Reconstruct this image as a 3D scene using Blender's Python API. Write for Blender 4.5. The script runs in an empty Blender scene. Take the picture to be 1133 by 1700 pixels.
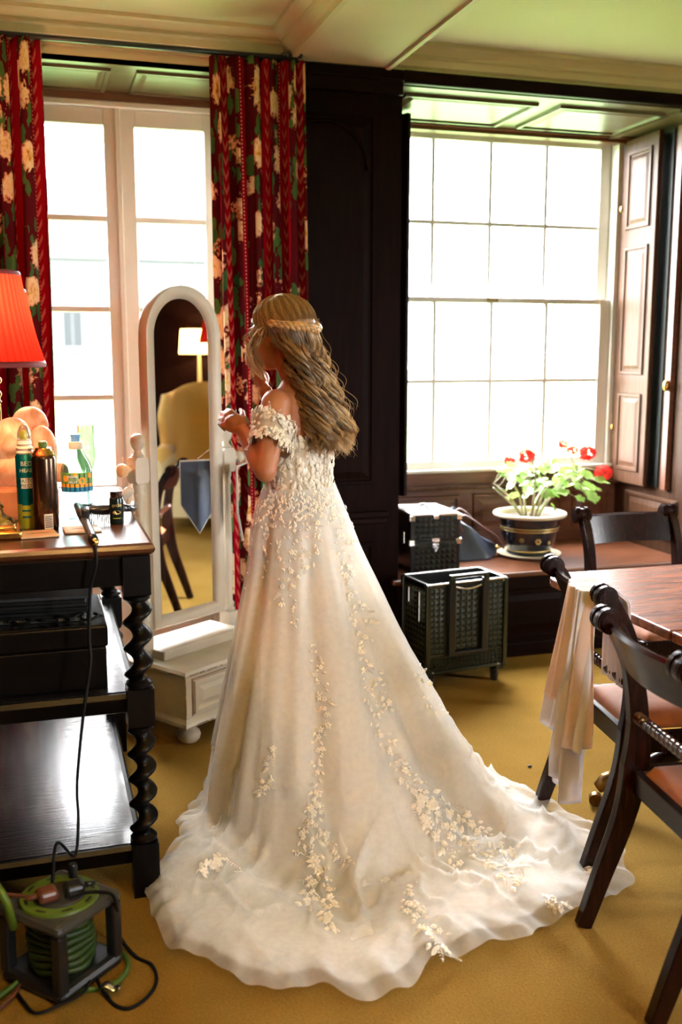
import bpy, bmesh, math, random
import numpy as np
from mathutils import Vector, Matrix, Euler
from mathutils.bvhtree import BVHTree
random.seed(7); rng = np.random.default_rng(7)
R = math.radians; PI = math.pi
sc = bpy.context.scene
COL = sc.collection

# ------------------------------------------------------------------ camera
PITCH, YAW, EYE = R(9.2), R(17.0), 1.5
cam_d = bpy.data.cameras.new('camera'); cam = bpy.data.objects.new('camera', cam_d); COL.objects.link(cam)
cam.location = (0, 0, EYE); cam.rotation_euler = (R(90) - PITCH, 0, -YAW)
cam_d.sensor_fit = 'VERTICAL'; cam_d.sensor_height = 36; cam_d.lens = 35.0
cam_d.clip_start = 0.05; cam_d.clip_end = 300
cam_d.dof.use_dof = True; cam_d.dof.focus_distance = 3.1; cam_d.dof.aperture_fstop = 2.2
sc.camera = cam
# ------------------------------------------------------------------ sky and exposure
sc.view_settings.view_transform = 'Standard'; sc.view_settings.look = 'None'
sc.view_settings.gamma = 1; sc.view_settings.use_curve_mapping = False
sc.view_settings.exposure = 3.2
SKY = 9.0
w = bpy.data.worlds.new('overcast_sky'); sc.world = w; w.use_nodes = True
bg = w.node_tree.nodes['Background']; bg.inputs[0].default_value = (0.96, 0.98, 1.0, 1); bg.inputs[1].default_value = SKY
cy = sc.cycles
cy.max_bounces = 10; cy.diffuse_bounces = 5; cy.glossy_bounces = 4; cy.transmission_bounces = 6; cy.transparent_max_bounces = 24
cy.caustics_reflective = False; cy.caustics_refractive = False; cy.sample_clamp_indirect = 8
cy.use_denoising = True
def portal(name, loc, sx, sz):
    d = bpy.data.lights.new(name, 'AREA'); d.shape = 'RECTANGLE'; d.size = sx; d.size_y = sz; d.cycles.is_portal = True
    o = bpy.data.objects.new(name, d); COL.objects.link(o); o.location = loc; o.rotation_euler = (R(-90), 0, 0)
portal('door_portal', (0.41, 4.95, 1.4), 1.1, 2.5)
portal('window_portal', (2.39, 5.22, 1.75), 1.5, 1.8)
portal('side_window_portal', (6.5, .9, 1.65), .9, 1.6); bpy.data.objects['side_window_portal'].rotation_euler = (R(90), 0, R(90))  # portal of the added side window
portal('rear_window_portal', (2.3, -1.85, 1.65), .58, 1.3); bpy.data.objects['rear_window_portal'].rotation_euler = (R(90), 0, 0)  # portal of the added rear window
def lamp(name, loc, power, col=(1, .62, .3), r=.03):
    d = bpy.data.lights.new(name, 'POINT'); d.energy = power; d.color = col; d.shadow_soft_size = r
    o = bpy.data.objects.new(name, d); COL.objects.link(o); o.location = loc; return o

# pixel -> point on a horizontal plane / wall plane (used to read positions off the photograph)
_f = 1653.0
_fw = Vector((math.sin(YAW) * math.cos(PITCH), math.cos(YAW) * math.cos(PITCH), -math.sin(PITCH)))
_rt = Vector((math.cos(YAW), -math.sin(YAW), 0)); _up = _rt.cross(_fw); EYEP = Vector((0, 0, EYE))
def ray(px, py): return _fw + _rt * ((px - 566.5) / _f) - _up * ((py - 850) / _f)
def atZ(px, py, z=0.0):
    d = ray(px, py); return EYEP + d * ((z - EYE) / d.z)
def atY(px, py, y):
    d = ray(px, py); return EYEP + d * (y / d.y)
def atD(px, py, D): return EYEP + ray(px, py) * D

# ------------------------------------------------------------------ materials
def _new(name):
    m = bpy.data.materials.new(name); m.use_nodes = True; nt = m.node_tree
    return m, nt, nt.nodes['Principled BSDF'], nt.nodes['Material Output']
def nd(nt, t, **kw):
    n = nt.nodes.new(t)
    for k, v in kw.items():
        if k.startswith('i_'):
            key = k[2:]; key = int(key) if key.isdigit() else key
            n.inputs[key].default_value = v
        else: setattr(n, k, v)
    return n
def rgba(c): return (c[0], c[1], c[2], 1)
def ramp(nt, stops, interp='LINEAR'):
    n = nt.nodes.new('ShaderNodeValToRGB'); cr = n.color_ramp; cr.interpolation = interp
    while len(cr.elements) < len(stops): cr.elements.new(.5)
    for e, (p, c) in zip(cr.elements, stops): e.position = p; e.color = rgba(c)
    return n
def mat(name, c1, c2=None, rough=.5, metal=0, scale=6, stretch=(1, 1, 1), detail=4, bump=0, bscale=None, spec=.5, coat=0, sheen=0,
        emit=None, estr=0, coords='Object', dist=0, lo=.35, hi=.65):
    m, nt, p, out = _new(name); L = nt.links.new
    p.inputs['Base Color'].default_value = rgba(c1); p.inputs['Roughness'].default_value = rough; p.inputs['Metallic'].default_value = metal
    p.inputs['Specular IOR Level'].default_value = spec; p.inputs['Coat Weight'].default_value = coat; p.inputs['Coat Roughness'].default_value = .12
    p.inputs['Sheen Weight'].default_value = sheen
    if emit: p.inputs['Emission Color'].default_value = rgba(emit); p.inputs['Emission Strength'].default_value = estr
    if c2 or bump:
        tc = nd(nt, 'ShaderNodeTexCoord'); mp = nd(nt, 'ShaderNodeMapping'); mp.inputs['Scale'].default_value = stretch
        L(tc.outputs[coords], mp.inputs[0])
        nz = nd(nt, 'ShaderNodeTexNoise', i_Scale=scale, i_Detail=detail, i_Distortion=dist); L(mp.outputs[0], nz.inputs['Vector'])
        if c2:
            rp = ramp(nt, [(lo, c1), (hi, c2)]); L(nz.outputs[0], rp.inputs[0]); L(rp.outputs[0], p.inputs['Base Color'])
        if bump:
            n2 = nz
            if bscale: n2 = nd(nt, 'ShaderNodeTexNoise', i_Scale=bscale, i_Detail=3.0); L(mp.outputs[0], n2.inputs['Vector'])
            b = nd(nt, 'ShaderNodeBump', i_Strength=bump, i_Distance=.01); L(n2.outputs[0], b.inputs['Height']); L(b.outputs[0], p.inputs['Normal'])
    return m
def glassy(name, col=(1, 1, 1), gloss=.12, rough=.02, tint=None):
    m, nt, p, out = _new(name); L = nt.links.new; nt.nodes.remove(p)
    t = nd(nt, 'ShaderNodeBsdfTransparent'); t.inputs[0].default_value = rgba(tint or col)
    g = nd(nt, 'ShaderNodeBsdfGlossy', i_Roughness=rough); fr = nd(nt, 'ShaderNodeLayerWeight', i_Blend=.12)
    mx = nd(nt, 'ShaderNodeMixShader'); ml = nd(nt, 'ShaderNodeMath', operation='MULTIPLY_ADD'); ml.inputs[1].default_value = gloss * 4; ml.inputs[2].default_value = gloss * .3; ml.use_clamp = True
    L(fr.outputs[1], ml.inputs[0]); L(ml.outputs[0], mx.inputs[0]); L(t.outputs[0], mx.inputs[1]); L(g.outputs[0], mx.inputs[2]); L(mx.outputs[0], out.inputs[0]); return m
def cloth(name, col, trans=.4, alpha=1.0, col2=None, scale=30, tcol=None, aspread=0, gloss=0):
    """thin fabric: diffuse + translucent, optionally sheer (real transparency)"""
    m, nt, p, out = _new(name); L = nt.links.new; nt.nodes.remove(p)
    d = nd(nt, 'ShaderNodeBsdfDiffuse'); d.inputs[0].default_value = rgba(col)
    t = nd(nt, 'ShaderNodeBsdfTranslucent'); t.inputs[0].default_value = rgba(tcol or col)
    mx = nd(nt, 'ShaderNodeMixShader'); mx.inputs[0].default_value = trans; L(d.outputs[0], mx.inputs[1]); L(t.outputs[0], mx.inputs[2]); last = mx
    tc = nd(nt, 'ShaderNodeTexCoord'); nz = nd(nt, 'ShaderNodeTexNoise', i_Scale=scale, i_Detail=3.0); L(tc.outputs['Object'], nz.inputs['Vector'])
    if col2:
        rp = ramp(nt, [(.35, col), (.65, col2)]); L(nz.outputs[0], rp.inputs[0]); L(rp.outputs[0], d.inputs[0])
    if gloss:
        g = nd(nt, 'ShaderNodeBsdfGlossy', i_Roughness=.4); g.inputs[0].default_value = (1, 1, 1, 1)
        m3 = nd(nt, 'ShaderNodeMixShader'); m3.inputs[0].default_value = gloss; L(last.outputs[0], m3.inputs[1]); L(g.outputs[0], m3.inputs[2]); last = m3
    if alpha < 1:
        tr = nd(nt, 'ShaderNodeBsdfTransparent'); m2 = nd(nt, 'ShaderNodeMixShader'); m2.inputs[0].default_value = alpha
        if aspread:
            mr = nd(nt, 'ShaderNodeMapRange'); mr.inputs[1].default_value = .3; mr.inputs[2].default_value = .7
            mr.inputs[3].default_value = alpha - aspread; mr.inputs[4].default_value = alpha + aspread
            L(nz.outputs[0], mr.inputs[0]); L(mr.outputs[0], m2.inputs[0])
        L(tr.outputs[0], m2.inputs[1]); L(last.outputs[0], m2.inputs[2]); last = m2
    L(last.outputs[0], out.inputs[0]); return m
def wood(name, c1, c2, rough=.35, axis='z', bump=.05, coat=.0, scale=4, spec=.5):
    st = {'x': (1.2, 14, 14), 'y': (14, 1.2, 14), 'z': (14, 14, 1.2)}[axis]
    return mat(name, c1, c2, rough=rough, scale=scale, stretch=st, detail=6, bump=bump, coat=coat, dist=.6, spec=spec)

M = {}
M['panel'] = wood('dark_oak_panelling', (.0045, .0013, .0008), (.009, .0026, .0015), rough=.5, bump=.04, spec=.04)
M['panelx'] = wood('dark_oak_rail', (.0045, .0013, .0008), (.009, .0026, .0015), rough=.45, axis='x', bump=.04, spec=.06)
M['recess'] = wood('brown_oak', (.085, .025, .009), (.14, .045, .018), rough=.4, axis='x', bump=.04)
M['soffit'] = wood('varnished_oak_soffit', (.062, .037, .015), (.10, .062, .027), rough=.35, axis='x', bump=.03, spec=.3)
M['shutter'] = wood('shutter_oak', (.046, .018, .007), (.078, .034, .016), rough=.5, spec=.18, bump=.05)
M['seat'] = wood('window_seat_oak', (.085, .026, .011), (.16, .055, .025), rough=.28, axis='x', bump=.04)
M['ebony'] = wood('black_oak', (.0012, .0008, .0007), (.003, .002, .0016), rough=.35, axis='x', bump=.05, spec=.15)
M['ebonyz'] = wood('black_oak_turned', (.0014, .001, .0009), (.003, .002, .0016), rough=.35, axis='z', bump=.03, spec=.2)
M['shelf'] = wood('black_oak_shelf', (.003, .002, .0016), (.010, .006, .005), rough=.27, axis='x', bump=.15, scale=7, spec=.9, coat=.5)
M['bufftop'] = wood('red_brown_oak_top', (.05, .015, .007), (.10, .032, .014), rough=.25, axis='x', bump=.05)
M['mahog'] = wood('mahogany_table', (.12, .030, .012), (.26, .085, .038), rough=.27, axis='x', bump=.03, scale=3, spec=.3)
M['chair'] = wood('dark_mahogany', (.008, .0020, .0012), (.018, .0045, .0025), rough=.26, bump=.02, spec=.22)
M['white'] = mat('white_gloss_paint', (.58, .55, .49), rough=.35)
M['mirrorwhite'] = mat('worn_cream_paint', (.50, .45, .37), (.56, .51, .43), rough=.42, scale=9, bump=.03)
M['worn'] = mat('rubbed_wood', (.16, .09, .05), (.30, .20, .12), rough=.6, scale=30)
M['ceiling'] = mat('cream_ceiling_paint', (.48, .43, .27), (.52, .47, .30), rough=.8, scale=2)
M['cornice'] = mat('cream_cornice_paint', (.44, .37, .22), (.48, .41, .25), rough=.7, scale=3)
M['wallp'] = mat('cream_wall_paint', (.55, .46, .30), rough=.8)
M['brass'] = mat('polished_brass', (.75, .48, .16), (.55, .33, .10), rough=.22, metal=1, scale=20)
M['oldbrass'] = mat('aged_brass', (.30, .17, .05), (.14, .07, .02), rough=.4, metal=1, scale=25)
M['chrome'] = mat('chrome', (.82, .82, .82), rough=.16, metal=1)
M['black'] = mat('black_plastic', (.010, .010, .011), rough=.3)
M['rubber'] = mat('black_cable', (.004, .004, .004), rough=.6, spec=.15)
M['case'] = mat('black_case', (.008, .009, .009), rough=.28)
M['casegreen'] = mat('dark_green_black_panel', (.010, .014, .006), rough=.24, spec=.6)
M['glass'] = glassy('window_glass', (1, 1, 1), gloss=.05)
M['clear'] = glassy('clear_glass', (.62, .65, .63), gloss=.22)
M['water'] = glassy('clear_plastic', (.45, .56, .54), gloss=.22, rough=.08)
M['gold'] = mat('gilt_print', (.55, .40, .14), rough=.35, metal=.6)
M['skin'] = mat('skin', (.38, .14, .055), (.44, .165, .07), rough=.5, scale=12)
_p = M['skin'].node_tree.nodes['Principled BSDF']; _p.inputs['Subsurface Weight'].default_value = .15; _p.inputs['Subsurface Radius'].default_value = (.02, .008, .004); _p.inputs['Subsurface Scale'].default_value = .5
M['lining'] = cloth('champagne_lining', (.90, .76, .53), trans=.42)  # yellow tint puts the warm lamp glow on the skirt into the lining colour
M['tulle'] = cloth('white_tulle', (.94, .93, .91), trans=.36, alpha=.40, scale=60, aspread=.02)
M['tulle2'] = cloth('white_tulle_under', (.94, .92, .88), trans=.36, alpha=.80, scale=50, aspread=.02)
M['lace'] = cloth('ivory_lace', (.92, .85, .73), trans=.25, gloss=.05)
M['bodice'] = cloth('ivory_bodice', (.66, .57, .46), trans=.15)
M['shawl'] = cloth('cream_silk', (.86, .68, .58), trans=.3, gloss=.04)
M['shawl2'] = cloth('white_silk_lining', (.80, .76, .78), trans=.3)
M['peach'] = mat('orange_velvet', (.42, .12, .03), (.48, .15, .04), rough=.75, scale=40, sheen=.3)
M['navy'] = mat('navy_cloth', (.035, .045, .07), rough=.38, bump=.1, scale=14)
M['brownleather'] = mat('brown_leather', (.12, .035, .02), rough=.35)
M['leafgreen'] = cloth('geranium_leaf', (.22, .40, .08), trans=.45, col2=(.34, .52, .14), scale=18, gloss=.06)
M['stem'] = mat('geranium_stem', (.38, .40, .22), (.30, .24, .14), rough=.6, scale=20)
M['petal'] = cloth('scarlet_petal', (.70, .03, .02), trans=.3, col2=(.85, .10, .08), scale=40)
M['soil'] = mat('potting_soil', (.06, .035, .02), rough=.95, bump=.6, scale=60)
M['pot'] = mat('navy_glaze', (.006, .010, .018), (.012, .022, .03), rough=.12, scale=5, coat=.5)
M['potrim'] = mat('pale_stone_glaze', (.62, .55, .40), rough=.35)
M['hair'] = None
M['cream'] = mat('cream_upholstery', (.72, .62, .36), rough=.8)
M['yellowup'] = mat('gold_upholstery', (.66, .40, .10), rough=.8, sheen=.2)
M['stone'] = mat('far_rubble_stone', (.0195, .020, .0215), (.023, .023, .023), rough=.9, scale=1.3)
M['farwhite'] = mat('pale_stone_dressing', (.03, .03, .03), rough=.9); M['farpane'] = mat('dark_far_pane', (.008, .009, .010), rough=.6, spec=.1)
M['slate'] = mat('slate_roof', (.018, .020, .024), rough=.9)
M['lawn'] = mat('lawn_green', (.055, .115, .02), (.075, .14, .028), rough=.9, scale=.6)
M['greencable'] = mat('green_cable', (.05, .11, .008), rough=.45)
M['greendisc'] = mat('green_plastic', (.10, .17, .015), rough=.4)
M['grey'] = mat('grey_plastic', (.045, .045, .042), rough=.35)
M['darkgrey'] = mat('dark_grey_plastic', (.009, .009, .009), rough=.35)
M['paper'] = mat('white_card', (.78, .74, .68), rough=.6)
M['cork'] = mat('pale_wood_coaster', (.62, .40, .20), (.70, .48, .26), rough=.5, scale=20)
M['pink'] = mat('pale_pink_fabric', (.75, .48, .40), rough=.8)

def mat_carpet():
    m, nt, p, out = _new('olive_gold_carpet'); L = nt.links.new
    tc = nd(nt, 'ShaderNodeTexCoord'); n1 = nd(nt, 'ShaderNodeTexNoise', i_Scale=2.2, i_Detail=5.0); n2 = nd(nt, 'ShaderNodeTexNoise', i_Scale=160.0, i_Detail=3.0)
    L(tc.outputs['Object'], n1.inputs['Vector']); L(tc.outputs['Object'], n2.inputs['Vector'])
    r1 = ramp(nt, [(.3, (.225, .122, .020)), (.7, (.285, .168, .036))]); L(n1.outputs[0], r1.inputs[0])
    r2 = ramp(nt, [(.3, (.6, .6, .6)), (.7, (1, 1, 1))]); L(n2.outputs[0], r2.inputs[0])
    mx = nd(nt, 'ShaderNodeMix', data_type='RGBA', blend_type='MULTIPLY'); mx.inputs[0].default_value = .6
    L(r1.outputs[0], mx.inputs[6]); L(r2.outputs[0], mx.inputs[7]); L(mx.outputs[2], p.inputs['Base Color'])
    p.inputs['Roughness'].default_value = .95; p.inputs['Specular IOR Level'].default_value = .04
    b = nd(nt, 'ShaderNodeBump', i_Strength=.5, i_Distance=.006); L(n2.outputs[0], b.inputs['Height']); L(b.outputs[0], p.inputs['Normal'])
    return m
M['carpet'] = mat_carpet()
def mat_curtain():
    m, nt, p, out = _new('floral_chintz'); L = nt.links.new
    def mth(op, a, b=None, clamp=False):
        n = nd(nt, 'ShaderNodeMath', operation=op); n.use_clamp = clamp
        for i, v in enumerate((a, b)):
            if v is None: continue
            if hasattr(v, 'is_linked') or hasattr(v, 'links'): L(v, n.inputs[i])
            else: n.inputs[i].default_value = v
        return n.outputs[0]
    def mixc(f, a, b):
        n = nd(nt, 'ShaderNodeMix', data_type='RGBA')
        L(f, n.inputs[0])
        for i, v in ((6, a), (7, b)):
            if isinstance(v, tuple): n.inputs[i].default_value = rgba(v)
            else: L(v, n.inputs[i])
        return n.outputs[2]
    uv = nd(nt, 'ShaderNodeUVMap'); sp = nd(nt, 'ShaderNodeSeparateXYZ'); L(uv.outputs[0], sp.inputs[0]); u, v = sp.outputs[0], sp.outputs[1]
    nz = nd(nt, 'ShaderNodeTexNoise', i_Scale=22.0, i_Detail=2.0); L(uv.outputs[0], nz.inputs['Vector'])
    off = nd(nt, 'ShaderNodeVectorMath', operation='MULTIPLY_ADD'); L(nz.outputs[1], off.inputs[0]); off.inputs[1].default_value = (.05, .05, 0); L(uv.outputs[0], off.inputs[2])
    band = mth('MODULO', mth('ADD', u, 10.0), .26)
    # flowers
    vo = nd(nt, 'ShaderNodeTexVoronoi', i_Scale=7.5); L(off.outputs[0], vo.inputs['Vector'])
    sc_ = nd(nt, 'ShaderNodeSeparateColor'); L(vo.outputs['Color'], sc_.inputs[0])
    fl = ramp(nt, [(0, (.30, .02, .02)), (.10, (.62, .30, .05)), (.20, (.80, .52, .26)), (.34, (.85, .62, .40)), (.44, (.60, .22, .12))]); L(vo.outputs['Distance'], fl.inputs[0])
    nb = nd(nt, 'ShaderNodeTexNoise', i_Scale=55.0, i_Detail=3.0); L(uv.outputs[0], nb.inputs['Vector'])
    dn = mth('ADD', vo.outputs['Distance'], mth('MULTIPLY', mth('SUBTRACT', nb.outputs[0], .5), .55)); L(dn, fl.inputs[0])
    fmask = mth('MULTIPLY', mth('LESS_THAN', dn, .46), mth('GREATER_THAN', sc_.outputs[0], .18))
    mpl = nd(nt, 'ShaderNodeMapping'); mpl.inputs['Rotation'].default_value = (0, 0, .7); mpl.inputs['Scale'].default_value = (26, 11, 1); L(off.outputs[0], mpl.inputs[0])
    vl = nd(nt, 'ShaderNodeTexVoronoi', i_Scale=1.0); L(mpl.outputs[0], vl.inputs['Vector'])
    sl = nd(nt, 'ShaderNodeSeparateColor'); L(vl.outputs['Color'], sl.inputs[0])
    lmask = mth('MULTIPLY', mth('LESS_THAN', vl.outputs['Distance'], .48), mth('GREATER_THAN', sl.outputs[0], .3))
    lcol = mixc(sl.outputs[1], (.03, .10, .04), (.10, .17, .04))
    c = mixc(lmask, (.10, .008, .012), lcol); c = mixc(fmask, c, fl.outputs[0])
    # plain red with rope stripe
    red = (.30, .004, .013)
    wave = mth('SINE', mth('ADD', mth('MULTIPLY', v, 110.0), mth('MULTIPLY', mth('ABSOLUTE', mth('SUBTRACT', band, .205)), 220.0)))
    rope = mth('MULTIPLY', mth('GREATER_THAN', wave, .35), mth('LESS_THAN', mth('ABSOLUTE', mth('SUBTRACT', band, .205)), .016))
    rc = mixc(rope, red, (.50, .10, .07))
    dots = mth('MULTIPLY', mth('GREATER_THAN', mth('SINE', mth('MULTIPLY', v, 420.0)), .2), mth('LESS_THAN', mth('ABSOLUTE', mth('SUBTRACT', band, .158)), .003))
    rc = mixc(dots, rc, (.75, .40, .28))
    isred = mth('GREATER_THAN', band, .145)
    c = mixc(isred, c, rc)
    nt.nodes.remove(p)
    d = nd(nt, 'ShaderNodeBsdfDiffuse'); t = nd(nt, 'ShaderNodeBsdfTranslucent'); L(c, d.inputs[0]); L(c, t.inputs[0])
    mx = nd(nt, 'ShaderNodeMixShader'); mx.inputs[0].default_value = .25; L(d.outputs[0], mx.inputs[1]); L(t.outputs[0], mx.inputs[2]); L(mx.outputs[0], out.inputs[0])
    return m
M['curtain'] = mat_curtain()
def mat_hair():
    m, nt, p, out = _new('blonde_hair'); L = nt.links.new
    uv = nd(nt, 'ShaderNodeUVMap'); sp = nd(nt, 'ShaderNodeSeparateXYZ'); L(uv.outputs[0], sp.inputs[0])
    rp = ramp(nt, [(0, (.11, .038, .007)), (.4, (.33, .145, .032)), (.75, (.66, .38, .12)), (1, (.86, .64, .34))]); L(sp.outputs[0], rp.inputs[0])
    nt.nodes.remove(p)
    d = nd(nt, 'ShaderNodeBsdfDiffuse'); t = nd(nt, 'ShaderNodeBsdfTranslucent'); g = nd(nt, 'ShaderNodeBsdfGlossy', i_Roughness=.38); g.inputs[0].default_value = (.9, .75, .55, 1)
    L(rp.outputs[0], d.inputs[0]); L(rp.outputs[0], t.inputs[0])
    a = nd(nt, 'ShaderNodeMixShader'); a.inputs[0].default_value = .5; L(d.outputs[0], a.inputs[1]); L(t.outputs[0], a.inputs[2])
    b = nd(nt, 'ShaderNodeMixShader'); b.inputs[0].default_value = .14; L(a.outputs[0], b.inputs[1]); L(g.outputs[0], b.inputs[2]); L(b.outputs[0], out.inputs[0])
    return m
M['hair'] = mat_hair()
M['haircap'] = mat('blonde_hair_base', (.26, .12, .035), (.40, .21, .07), rough=.5, scale=30, stretch=(6, 6, 1))
M['braid'] = mat('blonde_braid', (.34, .17, .055), (.58, .36, .15), rough=.4, scale=40, stretch=(1, 1, 5))
def mat_shade(name, col, trans=.6):
    m, nt, p, out = _new(name); L = nt.links.new; nt.nodes.remove(p)
    d = nd(nt, 'ShaderNodeBsdfDiffuse'); t = nd(nt, 'ShaderNodeBsdfTranslucent'); d.inputs[0].default_value = rgba(col); t.inputs[0].default_value = rgba(col)
    mx = nd(nt, 'ShaderNodeMixShader'); mx.inputs[0].default_value = trans; L(d.outputs[0], mx.inputs[1]); L(t.outputs[0], mx.inputs[2]); L(mx.outputs[0], out.inputs[0]); return m
M['redshade'] = mat_shade('red_pleated_silk', (.58, .022, .012), .45); M['creamshade'] = mat_shade('cream_shade', (.85, .68, .42)); M['redtrim'] = mat('dark_red_braid', (.16, .01, .012), rough=.7)
def mat_alabaster():
    m, nt, p, out = _new('lit_alabaster'); L = nt.links.new
    tc = nd(nt, 'ShaderNodeTexCoord'); n = nd(nt, 'ShaderNodeTexNoise', i_Scale=16.0, i_Detail=5.0, i_Distortion=1.0); L(tc.outputs['Object'], n.inputs['Vector'])
    r1 = ramp(nt, [(.3, (.50, .17, .045)), (.7, (.84, .54, .30))]); L(n.outputs[0], r1.inputs[0]); L(r1.outputs[0], p.inputs['Base Color'])
    p.inputs['Roughness'].default_value = .5; L(r1.outputs[0], p.inputs['Emission Color']); p.inputs['Emission Strength'].default_value = .04
    return m
M['alabaster'] = mat_alabaster()
M['amber'] = mat('amber_stone_slab', (.40, .10, .03), (.50, .17, .055), rough=.35, scale=14, emit=(.7, .25, .08), estr=.03)

# ------------------------------------------------------------------ mesh helpers
class MB:
    def __init__(s): s.v = []; s.f = []; s.uv = {}
    def add(s, vs, fs):
        n = len(s.v); s.v.extend([tuple(q) for q in vs]); s.f.extend([tuple(i + n for i in f) for f in fs]); return s
    def box(s, c, d, m=None):
        hx, hy, hz = d[0] / 2, d[1] / 2, d[2] / 2
        vs = [Vector((x * hx, y * hy, z * hz)) for x in (-1, 1) for y in (-1, 1) for z in (-1, 1)]
        if m is not None: vs = [m @ q for q in vs]
        c = Vector(c)
        return s.add([q + c for q in vs], [(0, 1, 3, 2), (4, 6, 7, 5), (0, 4, 5, 1), (2, 3, 7, 6), (0, 2, 6, 4), (1, 5, 7, 3)])
    def bb(s, x0, x1, y0, y1, z0, z1): return s.box(((x0 + x1) / 2, (y0 + y1) / 2, (z0 + z1) / 2), (abs(x1 - x0), abs(y1 - y0), abs(z1 - z0)))
    def lathe(s, prof, seg=24, m=None, ripple=None):
        vs = []; n = len(prof)
        for i in range(seg):
            a = 2 * PI * i / seg
            for (r, z) in prof:
                rr = r if ripple is None else r + ripple(a, z)
                q = Vector((rr * math.cos(a), rr * math.sin(a), z)); vs.append(m @ q if m is not None else q)
        fs = [(i * n + j, ((i + 1) % seg) * n + j, ((i + 1) % seg) * n + j + 1, i * n + j + 1) for i in range(seg) for j in range(n - 1)]
        if prof[0][0] > 1e-4 and prof[0][0] < .0: pass
        return s.add(vs, fs)
    def disc(s, c, r, seg=24, m=None, flip=False):
        vs = [Vector((r * math.cos(2 * PI * i / seg), r * math.sin(2 * PI * i / seg), 0)) for i in range(seg)]
        if m is not None: vs = [m @ q for q in vs]
        c = Vector(c); return s.add([q + c for q in vs], [tuple(range(seg))])
    def tube(s, pts, rad, seg=8, flat=None, cap=True):
        pts = [Vector(p) for p in pts]; n = len(pts); base = len(s.v); up = None; vs = []
        for i, p in enumerate(pts):
            t = (pts[min(i + 1, n - 1)] - pts[max(i - 1, 0)]).normalized()
            if up is None:
                up = Vector((0, 0, 1)) if abs(t.z) < .9 else Vector((1, 0, 0))
            a = (up - t * up.dot(t)).normalized(); b = t.cross(a); up = a
            r = rad[i] if hasattr(rad, '__len__') else rad
            for k in range(seg):
                g = 2 * PI * k / seg; vs.append(p + a * (r * math.cos(g)) * (flat or 1) + b * (r * math.sin(g)))
        fs = [(i * seg + k, i * seg + (k + 1) % seg, (i + 1) * seg + (k + 1) % seg, (i + 1) * seg + k) for i in range(n - 1) for k in range(seg)]
        if cap: fs += [tuple(range(seg - 1, -1, -1)), tuple((n - 1) * seg + k for k in range(seg))]
        return s.add(vs, fs)
    def prism(s, poly, t, m=None):
        """2-D polygon in x,y extruded from z=0 to z=t"""
        n = len(poly); vs = [Vector((x, y, 0)) for x, y in poly] + [Vector((x, y, t)) for x, y in poly]
        if m is not None: vs = [m @ q for q in vs]
        return s.add(vs, [tuple(range(n - 1, -1, -1)), tuple(range(n, 2 * n))] + [(i, (i + 1) % n, (i + 1) % n + n, i + n) for i in range(n)])
    def grid(s, g, cu=False, cv=False):
        g = np.asarray(g); a, b = g.shape[:2]; vs = g.reshape(-1, 3).tolist()
        fs = []
        for i in range(a if cu else a - 1):
            for j in range(b if cv else b - 1):
                i2, j2 = (i + 1) % a, (j + 1) % b; fs.append((i * b + j, i2 * b + j, i2 * b + j2, i * b + j2))
        return s.add(vs, fs)
    def sphere(s, c, r, seg=12, rings=8, m=None):
        c = Vector(c); rr = Vector(r) if hasattr(r, '__len__') else Vector((r, r, r)); vs = []
        for j in range(1, rings):
            th = PI * j / rings
            for i in range(seg):
                a = 2 * PI * i / seg; q = Vector((math.sin(th) * math.cos(a) * rr.x, math.sin(th) * math.sin(a) * rr.y, math.cos(th) * rr.z)); vs.append(c + (m @ q if m is not None else q))
        t, b = Vector((0, 0, rr.z)), Vector((0, 0, -rr.z)); vs += [c + (m @ t if m is not None else t), c + (m @ b if m is not None else b)]
        fs = [(j * seg + i, (j + 1) * seg + i, (j + 1) * seg + (i + 1) % seg, j * seg + (i + 1) % seg) for j in range(rings - 2) for i in range(seg)]
        T = (rings - 1) * seg; fs += [(T, i, (i + 1) % seg) for i in range(seg)] + [(T + 1, (rings - 2) * seg + (i + 1) % seg, (rings - 2) * seg + i) for i in range(seg)]
        return s.add(vs, fs)
    def build(s, name, m, parent=None, smooth=False, bevel=0, solid=0, subsurf=0, kind=None, label=None, auto=None, local=False):
        me = bpy.data.meshes.new(name); me.from_pydata([tuple(q) for q in s.v], [], s.f); me.validate()
        bm = bmesh.new(); bm.from_mesh(me); bmesh.ops.recalc_face_normals(bm, faces=bm.faces); bm.to_mesh(me); bm.free()
        o = bpy.data.objects.new(name, me); COL.objects.link(o); me.materials.append(M[m] if isinstance(m, str) else m)
        if smooth: me.polygons.foreach_set('use_smooth', [True] * len(me.polygons))
        if auto:
            me.polygons.foreach_set('use_smooth', [True] * len(me.polygons)); me.set_sharp_from_angle(angle=R(auto))
        if subsurf: md = o.modifiers.new('sub', 'SUBSURF'); md.levels = subsurf; md.render_levels = subsurf
        if solid: md = o.modifiers.new('sol', 'SOLIDIFY'); md.thickness = solid; md.offset = 0
        if bevel: md = o.modifiers.new('bev', 'BEVEL'); md.width = bevel; md.segments = 2; md.limit_method = 'ANGLE'; md.angle_limit = R(40)
        if parent is not None:
            o.parent = parent
            if not local and parent.type == 'EMPTY': o.matrix_parent_inverse = Matrix.LocRotScale(parent.location, parent.rotation_euler, (1, 1, 1)).inverted()
        if kind: o['kind'] = kind
        if label: o['label'] = label
        return o
def tag(o, label, cat, group=None):
    o['label'] = label; o['category'] = cat
    if group: o['group'] = group
    return o
def thing(name, loc, label=None, cat=None, group=None, rz=0, kind=None):
    o = bpy.data.objects.new(name, None); COL.objects.link(o); o.location = loc; o.rotation_euler = (0, 0, rz); o.empty_display_size = .1
    if label: tag(o, label, cat, group)
    if kind: o['kind'] = kind
    return o
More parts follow.
